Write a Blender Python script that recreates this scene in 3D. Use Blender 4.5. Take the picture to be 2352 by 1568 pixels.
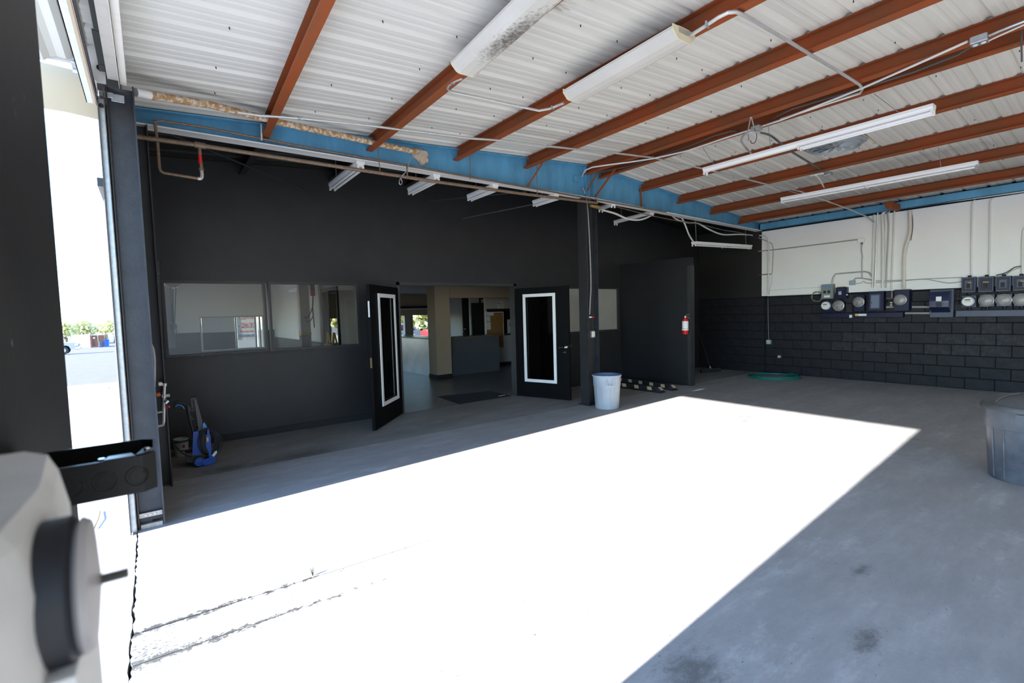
import bpy, math, random
from mathutils import Vector, Matrix
random.seed(7)
PI = math.pi
SC = bpy.context.scene
COL = SC.collection
for o in list(bpy.data.objects):
    bpy.data.objects.remove(o)

# ------------------------------------------------------------------ camera
YAW, PITCH, ROLL, FPX, CAMH = -0.63677, -0.060915, 0.027966, 1119.98, 1.6
RM = Matrix.Rotation(YAW, 3, 'Z') @ Matrix.Rotation(PITCH, 3, 'X') @ Matrix.Rotation(ROLL, 3, 'Y')
cam_d = bpy.data.cameras.new('camera')
cam = bpy.data.objects.new('camera', cam_d)
COL.objects.link(cam)
right, fwd, up = RM.col[0], RM.col[1], RM.col[2]
m = Matrix.Identity(4)
for i in range(3):
    m[i][0] = right[i]; m[i][1] = up[i]; m[i][2] = -fwd[i]
m.translation = Vector((0, 0, CAMH))
cam.matrix_world = m
cam_d.sensor_width = 36
cam_d.sensor_fit = 'HORIZONTAL'
cam_d.lens = 36 * FPX / 2352
cam_d.clip_start = 0.01
cam_d.clip_end = 3000
cam_d.dof.use_dof = True
cam_d.dof.focus_distance = 6.0
cam_d.dof.aperture_fstop = 6.3
SC.camera = cam

# ------------------------------------------------------------------ sky, sun, exposure
SUN_DIR = Vector((1.0, 0.076, -0.4065)).normalized()
w = bpy.data.worlds.new('sky'); SC.world = w; w.use_nodes = True
wn = w.node_tree.nodes; wl = w.node_tree.links; wn.clear()
sky = wn.new('ShaderNodeTexSky'); sky.sky_type = 'NISHITA'
sky.sun_disc = False
sky.sun_elevation = math.asin(-SUN_DIR.z)
sky.sun_rotation = math.atan2(-SUN_DIR.x, -SUN_DIR.y)
sky.air_density = 1.0; sky.dust_density = 0.0; sky.ozone_density = 4.0
bg = wn.new('ShaderNodeBackground'); bg.inputs['Strength'].default_value = 0.20
wo = wn.new('ShaderNodeOutputWorld')
wl.new(sky.outputs[0], bg.inputs[0]); wl.new(bg.outputs[0], wo.inputs[0])
sl = bpy.data.lights.new('sun', 'SUN'); sl.energy = 5.0; sl.angle = math.radians(0.53)
sl.color = (1.0, 0.97, 0.935)
sun = bpy.data.objects.new('sun', sl); COL.objects.link(sun)
sun.rotation_euler = SUN_DIR.to_track_quat('-Z', 'Y').to_euler()
sun.location = (-20, 2, 12)
SC.view_settings.view_transform = 'Standard'
SC.view_settings.look = 'None'
SC.view_settings.gamma = 1
SC.view_settings.use_curve_mapping = False
SC.view_settings.exposure = 2.78
try:
    SC.cycles.max_bounces = 10
    SC.cycles.diffuse_bounces = 6
    SC.cycles.transparent_max_bounces = 12
    SC.cycles.sample_clamp_indirect = 6.0
    SC.cycles.caustics_reflective = False
    SC.cycles.use_denoising = True
except Exception:
    pass

# ------------------------------------------------------------------ measuring helpers
def ray(px, py):
    return RM @ Vector(((px - 1176) / FPX, 1.0, -(py - 784) / FPX))
def at(px, py, ax, v):
    d = ray(px, py); i = 'xyz'.index(ax)
    o = (0, 0, CAMH)[i]
    return Vector((0, 0, CAMH)) + d * ((v - o) / d[i])
def path(pts, ax, v):
    return [at(p[0], p[1], ax, p[2] if len(p) > 2 else v) for p in pts]
def roofz(x):
    return 3.59 + 0.063 * x if x < 6.05 else 3.971 - 0.0865 * (x - 6.05)

def under(px, py, drop=.165):
    """point seen at a pixel that hangs a given drop below the sloping roof"""
    d = ray(px, py); lo, hi = .5, 30.0
    for _ in range(50):
        t = (lo + hi) / 2; p = Vector((0, 0, CAMH)) + d * t
        if p.z > roofz(p.x) - drop: hi = t
        else: lo = t
    return p
# ------------------------------------------------------------------ materials
MATS = {}
def mat(name, c, rough=0.6, metal=0.0, c2=None, scale=6.0, bump=0.0, bscale=None, spec=0.5, lo=0.35, hi=0.65, world=False, stretch=None, detail=6):
    if name in MATS: return MATS[name]
    mt = bpy.data.materials.new(name); mt.use_nodes = True
    n = mt.node_tree.nodes; l = mt.node_tree.links
    b = n['Principled BSDF']
    b.inputs['Roughness'].default_value = rough
    b.inputs['Metallic'].default_value = metal
    b.inputs['Specular IOR Level'].default_value = spec
    b.inputs['Base Color'].default_value = (*c, 1)
    if c2 is not None or bump:
        if world:
            src = n.new('ShaderNodeNewGeometry').outputs['Position']
        else:
            src = n.new('ShaderNodeTexCoord').outputs['Object']
        if stretch:
            mp = n.new('ShaderNodeMapping'); mp.inputs['Scale'].default_value = stretch
            l.new(src, mp.inputs[0]); src = mp.outputs[0]
    if c2 is not None:
        t = n.new('ShaderNodeTexNoise'); t.inputs['Scale'].default_value = scale
        t.inputs['Detail'].default_value = detail; t.inputs['Roughness'].default_value = 0.62
        l.new(src, t.inputs['Vector'])
        r = n.new('ShaderNodeValToRGB')
        r.color_ramp.elements[0].position = lo; r.color_ramp.elements[0].color = (*c, 1)
        r.color_ramp.elements[1].position = hi; r.color_ramp.elements[1].color = (*c2, 1)
        l.new(t.outputs['Fac'], r.inputs[0]); l.new(r.outputs[0], b.inputs['Base Color'])
    if bump:
        t2 = n.new('ShaderNodeTexNoise'); t2.inputs['Scale'].default_value = bscale or scale * 4
        t2.inputs['Detail'].default_value = 5
        l.new(src, t2.inputs['Vector'])
        bp = n.new('ShaderNodeBump'); bp.inputs['Strength'].default_value = bump; bp.inputs['Distance'].default_value = 0.01
        l.new(t2.outputs['Fac'], bp.inputs['Height']); l.new(bp.outputs[0], b.inputs['Normal'])
    MATS[name] = mt
    return mt

def speckled(name, c, dots, rough=0.6, scale=40, thr=0.72, spec=0.5, c2=None):
    """paint with small chips of another colour"""
    mt = mat(name, c, rough, 0, c2 or c, 3.0, 0.05, 60, spec)
    n = mt.node_tree.nodes; l = mt.node_tree.links; b = n['Principled BSDF']
    base = b.inputs['Base Color'].links[0].from_socket
    tc = n.new('ShaderNodeTexCoord')
    t = n.new('ShaderNodeTexNoise'); t.inputs['Scale'].default_value = scale; t.inputs['Detail'].default_value = 3
    l.new(tc.outputs['Object'], t.inputs['Vector'])
    r = n.new('ShaderNodeValToRGB'); r.color_ramp.elements[0].position = thr; r.color_ramp.elements[1].position = thr + 0.03
    l.new(t.outputs['Fac'], r.inputs[0])
    mx = n.new('ShaderNodeMix'); mx.data_type = 'RGBA'
    l.new(r.outputs[0], mx.inputs[0]); l.new(base, mx.inputs[6]); mx.inputs[7].default_value = (*dots, 1)
    l.new(mx.outputs[2], b.inputs['Base Color'])
    return mt

def glass_mat(name, tint=(0.8, 0.84, 0.82), rough=0.0):
    mt = bpy.data.materials.new(name); mt.use_nodes = True
    n = mt.node_tree.nodes; l = mt.node_tree.links; n.clear()
    tr = n.new('ShaderNodeBsdfTransparent'); tr.inputs[0].default_value = (*tint, 1)
    gl = n.new('ShaderNodeBsdfGlossy'); gl.inputs['Roughness'].default_value = rough
    fr = n.new('ShaderNodeFresnel'); gm = n.new('ShaderNodeNewGeometry'); ma = n.new('ShaderNodeMath'); ma.operation = 'MULTIPLY_ADD'; ma.inputs[1].default_value = 1 / 1.5 - 1.5; ma.inputs[2].default_value = 1.5; l.new(gm.outputs['Backfacing'], ma.inputs[0]); l.new(ma.outputs[0], fr.inputs[0])
    mx = n.new('ShaderNodeMixShader'); o = n.new('ShaderNodeOutputMaterial')
    l.new(fr.outputs[0], mx.inputs[0]); l.new(tr.outputs[0], mx.inputs[1]); l.new(gl.outputs[0], mx.inputs[2]); l.new(mx.outputs[0], o.inputs[0])
    MATS[name] = mt
    return mt

black_wall = speckled('black_wall_paint', (0.0155, 0.0155, 0.0165), (0.20, 0.2, 0.2), 0.45, 34, 0.775, 0.45, (0.020, 0.020, 0.0215))
black_deck = mat('black_deck_paint', (0.012, 0.012, 0.012), 0.5)
black_block = mat('black_block_paint', (0.0055, 0.0060, 0.0090), 0.6, 0, (0.011, 0.012, 0.017), 9, 0.5, 45, 0.3)
black_block_b = mat('black_block_paint_worn', (0.008, 0.0085, 0.012), 0.6, 0, (0.026, 0.027, 0.034), 14, 0.6, 50, 0.3)
black_mortar = mat('black_mortar', (0.004, 0.004, 0.006), 0.8, spec=0.2)
black_steel = speckled('black_steel_paint', (0.022, 0.022, 0.024), (0.35, 0.33, 0.3), 0.42, 22, 0.74, 0.5, (0.03, 0.03, 0.032))
jamb_steel = mat('jamb_steel', (0.014, 0.0155, 0.021), 0.45, 0.1, (0.029, 0.031, 0.039), 5, 0.08, 60)
white_wall = mat('white_panel_paint', (0.83, 0.83, 0.83), 0.7, 0, (0.87, 0.87, 0.87), 1.2, 0.05, 40)
white_deck = mat('white_deck_paint', (0.65, 0.63, 0.575), 0.5, 0, (0.695, 0.675, 0.625), 3.0, 0.0, stretch=(0.25, 3, 3))
red_steel = mat('red_oxide_steel', (0.31, 0.070, 0.022), 0.6, 0, (0.21, 0.075, 0.032), 3.2, 0.06, 40, spec=0.15, stretch=(1, 0.5, 1))
blue_steel = mat('blue_beam_paint', (0.115, 0.37, 0.58), 0.42, 0, (0.085, 0.255, 0.40), 2.2, 0.05, 30, stretch=(1.6, 1, 0.6))
white_flange = mat('white_flange_paint', (0.86, 0.85, 0.83), 0.5)
galv = mat('galvanised_steel', (0.52, 0.55, 0.58), 0.38, 0.85, (0.40, 0.43, 0.46), 25, 0.03, 50)
emt = mat('conduit_steel', (0.55, 0.55, 0.54), 0.42, 0.6, (0.62, 0.62, 0.6), 20)
white_pipe = mat('white_painted_pipe', (0.70, 0.69, 0.66), 0.5)
grey_pipe = mat('grey_conduit', (0.36, 0.36, 0.36), 0.5, 0.3)
dark_pipe = mat('dark_conduit', (0.10, 0.10, 0.10), 0.5, 0.2)
bronze = mat('bronze_pipe', (0.24, 0.17, 0.115), 0.5, 0.25, (0.17, 0.11, 0.07), 30)
tan_rust = mat('tan_rusty_pipe', (0.66, 0.56, 0.44), 0.7, 0, (0.40, 0.22, 0.09), 28, 0.3, 60, lo=0.42, hi=0.55)
white_plastic = mat('white_fixture_enamel', (0.86, 0.86, 0.85), 0.35)
lens_plastic = mat('lens_plastic', (0.60, 0.57, 0.515), 0.45, 0, (0.65, 0.62, 0.565), 3, spec=0.3)
cream_plastic = mat('cream_end_cap', (0.74, 0.67, 0.45), 0.5)
tube_glass = mat('fluorescent_tube', (0.85, 0.85, 0.86), 0.2)
black_plastic = mat('black_plastic', (0.018, 0.018, 0.018), 0.45)
matte_black = mat('matte_black', (0.009, 0.009, 0.010), 0.7)
blue_plastic = mat('blue_plastic', (0.006, 0.075, 0.42), 0.35)
light_blue_plastic = mat('light_blue_plastic', (0.05, 0.27, 0.75), 0.35)
navy_steel = mat('navy_enclosure_paint', (0.0045, 0.007, 0.030), 0.4, 0, (0.007, 0.010, 0.038), 4, spec=0.25)
slate_steel = mat('slate_enclosure_paint', (0.036, 0.047, 0.085), 0.4, 0, (0.046, 0.058, 0.10), 4, spec=0.35)
grey_green = mat('grey_green_enclosure', (0.19, 0.23, 0.23), 0.45)
chrome = mat('chrome', (0.75, 0.75, 0.77), 0.15, 1.0)
white_label = mat('white_label', (0.80, 0.80, 0.80), 0.6)
red_paint = mat('red_enamel', (0.55, 0.015, 0.012), 0.3)
yellow_paint = mat('yellow_paint', (0.75, 0.45, 0.04), 0.5)
tan_paint = mat('tan_reflector', (0.55, 0.40, 0.25), 0.6)
rubber = mat('black_rubber', (0.013, 0.014, 0.018), 0.55)
meter_face = mat('meter_dial', (0.30, 0.30, 0.29), 0.5, 0, (0.10, 0.10, 0.10), 38, lo=0.48, hi=0.58)
meter_glass = mat('meter_cover_dusty', (0.26, 0.26, 0.27), 0.25, 0, (0.32, 0.31, 0.30), 20)
can_grey = mat('grey_bin_plastic', (0.33, 0.37, 0.43), 0.5, 0, (0.40, 0.43, 0.46), 4, 0.02, 30)
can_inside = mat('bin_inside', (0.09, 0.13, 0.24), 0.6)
can_dark = mat('charcoal_bin_plastic', (0.055, 0.06, 0.075), 0.33, 0, (0.10, 0.105, 0.12), 6, 0.08, 30)
lid_dark = mat('charcoal_lid_plastic', (0.05, 0.05, 0.05), 0.5, 0, (0.075, 0.075, 0.078), 5)
teal_hose = mat('teal_hose_rubber', (0.012, 0.17, 0.14), 0.45)
beige_wall = mat('beige_wall_paint', (0.43, 0.35, 0.25), 0.6)
cool_wall = mat('pale_wall_paint', (0.58, 0.56, 0.54), 0.6)
dark_wain = mat('dark_wainscot_paint', (0.035, 0.035, 0.032), 0.6)
cork = mat('cork', (0.40, 0.21, 0.08), 0.9, 0, (0.33, 0.16, 0.06), 60, 0.1)
mat_rubber = mat('door_mat_pile', (0.010, 0.012, 0.019), 0.95, 0, (0.016, 0.018, 0.026), 90, 0.3)
beige_metal = mat('beige_sheet_metal', (0.52, 0.42, 0.29), 0.5)
ivory_metal = mat('ivory_trim_metal', (0.74, 0.70, 0.63), 0.45, 0, (0.66, 0.60, 0.52), 12, lo=0.5, hi=0.75)
curtain_mat = mat('ivory_curtain_metal', (0.60, 0.58, 0.51), 0.5)
wood_trim = mat('tan_rubber_strip', (0.42, 0.33, 0.23), 0.6)
asphalt = mat('asphalt', (0.090, 0.078, 0.086), 0.9, 0, (0.110, 0.096, 0.104), 3, 0.2, 200, world=True)
apron_conc = mat('apron_concrete', (0.41, 0.41, 0.41), 0.85, 0, (0.47, 0.47, 0.47), 1.5, 0.2, 120, world=True)
brick_red = mat('far_brick', (0.17, 0.095, 0.072), 0.9, 0, (0.20, 0.12, 0.095), 8)
brown_wood = mat('brown_gate_wood', (0.13, 0.06, 0.03), 0.8)
leaf_mat = mat('leaf_green', (0.46, 0.45, 0.17), 0.7, 0, (0.55, 0.53, 0.26), 1.5)
bark = mat('bark', (0.15, 0.10, 0.07), 0.9)
car_white = mat('car_white_paint', (0.27, 0.27, 0.285), 0.3)
car_red = mat('car_red_paint', (0.45, 0.02, 0.03), 0.25)
car_grey = mat('car_grey_paint', (0.10, 0.12, 0.15), 0.25)
car_glass = mat('car_glass_dark', (0.02, 0.025, 0.03), 0.1)
tyre = mat('tyre_rubber', (0.02, 0.02, 0.02), 0.8)
clear_glass = glass_mat('clear_window_glass', (0.80, 0.80, 0.76))
beige_pane = mat('opaque_beige_pane', (0.30, 0.29, 0.26), 0.25, 0, (0.34, 0.33, 0.30), 2)  # opaque beige in place of see-through glass
dark_glass = glass_mat('tinted_door_glass', (0.30, 0.31, 0.33))

def floor_mat(name, c1, c2, c3, seam=False, stains=()):
    mt = bpy.data.materials.new(name); mt.use_nodes = True
    n = mt.node_tree.nodes; l = mt.node_tree.links; b = n['Principled BSDF']
    b.inputs['Roughness'].default_value = 0.62; b.inputs['Specular IOR Level'].default_value = 0.35
    g = n.new('ShaderNodeNewGeometry')
    def noise(scale, detail, stretch=(1, 1, 1), rough=0.6):
        mp = n.new('ShaderNodeMapping'); mp.inputs['Scale'].default_value = stretch
        l.new(g.outputs['Position'], mp.inputs[0])
        t = n.new('ShaderNodeTexNoise'); t.inputs['Scale'].default_value = scale; t.inputs['Detail'].default_value = detail
        t.inputs['Roughness'].default_value = rough
        l.new(mp.outputs[0], t.inputs['Vector']); return t.outputs['Fac']
    def ramp(f, a, bb, ca=(0, 0, 0), cb=(1, 1, 1)):
        r = n.new('ShaderNodeValToRGB'); r.color_ramp.elements[0].position = a; r.color_ramp.elements[1].position = bb
        r.color_ramp.elements[0].color = (*ca, 1); r.color_ramp.elements[1].color = (*cb, 1)
        l.new(f, r.inputs[0]); return r.outputs[0]
    def mix(f, a, bcol):
        mx = n.new('ShaderNodeMix'); mx.data_type = 'RGBA'
        l.new(f, mx.inputs[0])
        if isinstance(a, tuple): mx.inputs[6].default_value = (*a, 1)
        else: l.new(a, mx.inputs[6])
        if isinstance(bcol, tuple): mx.inputs[7].default_value = (*bcol, 1)
        else: l.new(bcol, mx.inputs[7])
        return mx.outputs[2]
    base = ramp(noise(1.6, 10, (0.5, 1.3, 1), 0.72), 0.38, 0.62, c1, c2)
    fine = ramp(noise(9, 8, (0.45, 1.5, 1), 0.75), 0.40, 0.66)
    fm = n.new('ShaderNodeMath'); fm.operation = 'MULTIPLY'; fm.inputs[1].default_value = .45; l.new(fine, fm.inputs[0])
    base = mix(fm.outputs[0], base, tuple(x * .80 for x in c1))
    light = mix(ramp(noise(2.6, 10, (0.6, 1.6, 1), 0.75), 0.56, 0.70), base, c3)
    dark = tuple(x * 0.45 for x in c1)
    st = mix(ramp(noise(0.9, 10, (1.4, 1, 1), 0.72), 0.62, 0.74), light, dark)
    for (sx_, sy_, rad, stx) in stains:
        d_ = n.new('ShaderNodeVectorMath'); d_.operation = 'SUBTRACT'; l.new(g.outputs['Position'], d_.inputs[0]); d_.inputs[1].default_value = (sx_, sy_, 0)
        m_ = n.new('ShaderNodeVectorMath'); m_.operation = 'MULTIPLY'; l.new(d_.outputs[0], m_.inputs[0]); m_.inputs[1].default_value = (1 / (rad * stx), 1 / rad, 0)
        L_ = n.new('ShaderNodeVectorMath'); L_.operation = 'LENGTH'; l.new(m_.outputs[0], L_.inputs[0])
        k_ = n.new('ShaderNodeMath'); k_.operation = 'MULTIPLY_ADD'; k_.inputs[1].default_value = -.30; l.new(L_.outputs['Value'], k_.inputs[0]); l.new(noise(14, 12, (.7, 1.3, 1), .85), k_.inputs[2])
        st = mix(ramp(k_.outputs[0], .26, .48), st, tuple(x * .52 for x in c1))
    spk = mix(ramp(noise(55, 2, (0.5, 1, 1)), 0.70, 0.76), st, tuple(x * 0.35 for x in c1))
    if seam:
        # spalled edges along the two saw-cut joints of the trench patch
        sp = n.new('ShaderNodeSeparateXYZ'); l.new(g.outputs['Position'], sp.inputs[0])
        def band(y0, slope, wdt):
            a = n.new('ShaderNodeMath'); a.operation = 'MULTIPLY_ADD'; l.new(sp.outputs[0], a.inputs[0]); a.inputs[1].default_value = slope; l.new(sp.outputs[1], a.inputs[2])
            s = n.new('ShaderNodeMath'); s.operation = 'SUBTRACT'; l.new(a.outputs[0], s.inputs[0]); s.inputs[1].default_value = y0
            ab = n.new('ShaderNodeMath'); ab.operation = 'ABSOLUTE'; l.new(s.outputs[0], ab.inputs[0])
            ml = n.new('ShaderNodeMath'); ml.operation = 'MULTIPLY_ADD'; l.new(ab.outputs[0], ml.inputs[0]); ml.inputs[1].default_value = -1.0 / wdt; ml.inputs[2].default_value = 1.0; ml.use_clamp = True
            # fade to the right
            fd = n.new('ShaderNodeMath'); fd.operation = 'MULTIPLY_ADD'; l.new(sp.outputs[0], fd.inputs[0]); fd.inputs[1].default_value = -0.42; fd.inputs[2].default_value = 0.95; fd.use_clamp = True
            k = n.new('ShaderNodeMath'); k.operation = 'MULTIPLY'; l.new(ml.outputs[0], k.inputs[0]); l.new(fd.outputs[0], k.inputs[1])
            k2 = n.new('ShaderNodeMath'); k2.operation = 'MULTIPLY_ADD'; k2.inputs[1].default_value = 0.42
            l.new(k.outputs[0], k2.inputs[0]); l.new(noise(26, 6, (0.8, 1, 1), 0.75), k2.inputs[2])
            return ramp(k2.outputs[0], 0.76, 0.82)
        spk = mix(band(3.115, 0.0258, 0.085), spk, (0.06, 0.057, 0.05))
        spk = mix(band(2.825, 0.027, 0.10), spk, (0.07, 0.067, 0.058))
        # crumbled corner where the trench meets the apron
        d_ = n.new('ShaderNodeVectorMath'); d_.operation = 'DISTANCE'; l.new(g.outputs['Position'], d_.inputs[0]); d_.inputs[1].default_value = (-.10, 2.90, 0)
        k_ = n.new('ShaderNodeMath'); k_.operation = 'MULTIPLY_ADD'; k_.inputs[1].default_value = -.62; l.new(d_.outputs['Value'], k_.inputs[0]); l.new(noise(48, 7, (1, 1.4, 1), .7), k_.inputs[2])
        spk = mix(ramp(k_.outputs[0], .46, .52), spk, (0.10, 0.095, 0.085))
    l.new(spk, b.inputs['Base Color'])
    bp = n.new('ShaderNodeBump'); bp.inputs['Strength'].default_value = 0.25; bp.inputs['Distance'].default_value = 0.005
    l.new(noise(30, 8), bp.inputs['Height']); l.new(bp.outputs[0], b.inputs['Normal'])
    MATS[name] = mt
    return mt
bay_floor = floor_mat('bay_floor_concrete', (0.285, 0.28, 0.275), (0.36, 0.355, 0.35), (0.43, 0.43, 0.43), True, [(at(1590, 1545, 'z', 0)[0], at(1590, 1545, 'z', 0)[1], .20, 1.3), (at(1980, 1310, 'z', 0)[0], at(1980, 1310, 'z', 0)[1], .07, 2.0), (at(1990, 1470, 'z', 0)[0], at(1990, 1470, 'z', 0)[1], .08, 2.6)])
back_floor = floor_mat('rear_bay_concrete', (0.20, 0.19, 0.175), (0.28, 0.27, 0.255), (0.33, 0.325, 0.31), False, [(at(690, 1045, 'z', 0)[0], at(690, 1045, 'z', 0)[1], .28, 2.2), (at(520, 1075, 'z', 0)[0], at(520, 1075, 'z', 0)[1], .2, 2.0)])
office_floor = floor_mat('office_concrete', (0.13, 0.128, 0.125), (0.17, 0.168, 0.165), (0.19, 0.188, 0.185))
MATS['office_concrete'].node_tree.nodes['Principled BSDF'].inputs['Roughness'].default_value = 0.3

def stained_lens():
    mt = mat('stained_lens_plastic', (0.60, 0.57, 0.51), 0.45, 0, (0.66, 0.63, 0.575), 3, spec=0.3)
    n = mt.node_tree.nodes; l = mt.node_tree.links; b = n['Principled BSDF']
    base = b.inputs['Base Color'].links[0].from_socket
    tc = n.new('ShaderNodeTexCoord')
    mp = n.new('ShaderNodeMapping'); mp.inputs['Scale'].default_value = (5.0, 1.1, 5.0); mp.inputs['Location'].default_value = (-0.12, 0.05, 0)
    l.new(tc.outputs['Object'], mp.inputs[0])
    vl = n.new('ShaderNodeVectorMath'); vl.operation = 'LENGTH'; l.new(mp.outputs[0], vl.inputs[0])
    t = n.new('ShaderNodeTexNoise'); t.inputs['Scale'].default_value = 30; t.inputs['Detail'].default_value = 8; t.inputs['Roughness'].default_value = 0.8
    l.new(tc.outputs['Object'], t.inputs['Vector'])
    a = n.new('ShaderNodeMath'); a.operation = 'MULTIPLY_ADD'; a.inputs[1].default_value = -0.75; l.new(vl.outputs['Value'], a.inputs[0])
    l.new(t.outputs['Fac'], a.inputs[2])
    r = n.new('ShaderNodeValToRGB'); r.color_ramp.elements[0].position = 0.12; r.color_ramp.elements[1].position = 0.36
    l.new(a.outputs[0], r.inputs[0])
    mx = n.new('ShaderNodeMix'); mx.data_type = 'RGBA'
    l.new(r.outputs[0], mx.inputs[0]); l.new(base, mx.inputs[6]); mx.inputs[7].default_value = (0.16, 0.14, 0.12, 1)
    l.new(mx.outputs[2], b.inputs['Base Color'])
    return mt
stain_lens = stained_lens()

def dirty_deck():
    """white deck paint with a few grey mildew streaks running along the ribs"""
    n = white_deck.node_tree.nodes; l = white_deck.node_tree.links; b = n['Principled BSDF']
    base = b.inputs['Base Color'].links[0].from_socket
    g = n.new('ShaderNodeNewGeometry')
    mp = n.new('ShaderNodeMapping'); mp.inputs['Scale'].default_value = (0.9, 4.5, 1.0)
    l.new(g.outputs['Position'], mp.inputs[0])
    t = n.new('ShaderNodeTexNoise'); t.inputs['Scale'].default_value = 1.1; t.inputs['Detail'].default_value = 9; t.inputs['Roughness'].default_value = 0.7
    l.new(mp.outputs[0], t.inputs['Vector'])
    r = n.new('ShaderNodeValToRGB'); r.color_ramp.elements[0].position = 0.69; r.color_ramp.elements[1].position = 0.76
    l.new(t.outputs['Fac'], r.inputs[0])
    # stains sit round the leaking seam above the stained lamp
    d = n.new('ShaderNodeVectorMath'); d.operation = 'DISTANCE'; l.new(g.outputs['Position'], d.inputs[0]); d.inputs[1].default_value = (2.0, 2.35, 3.72)
    f = n.new('ShaderNodeMath'); f.operation = 'MULTIPLY_ADD'; f.use_clamp = True; l.new(d.outputs['Value'], f.inputs[0]); f.inputs[1].default_value = -1.0; f.inputs[2].default_value = 1.25
    ad = n.new('ShaderNodeMath'); ad.operation = 'MULTIPLY_ADD'; l.new(f.outputs[0], ad.inputs[0]); ad.inputs[1].default_value = 0.2; l.new(t.outputs['Fac'], ad.inputs[2])
    l.new(ad.outputs[0], r.inputs[0])
    mx = n.new('ShaderNodeMix'); mx.data_type = 'RGBA'
    l.new(r.outputs[0], mx.inputs[0]); l.new(base, mx.inputs[6]); mx.inputs[7].default_value = (0.36, 0.34, 0.30, 1)
    l.new(mx.outputs[2], b.inputs['Base Color'])
dirty_deck()

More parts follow.
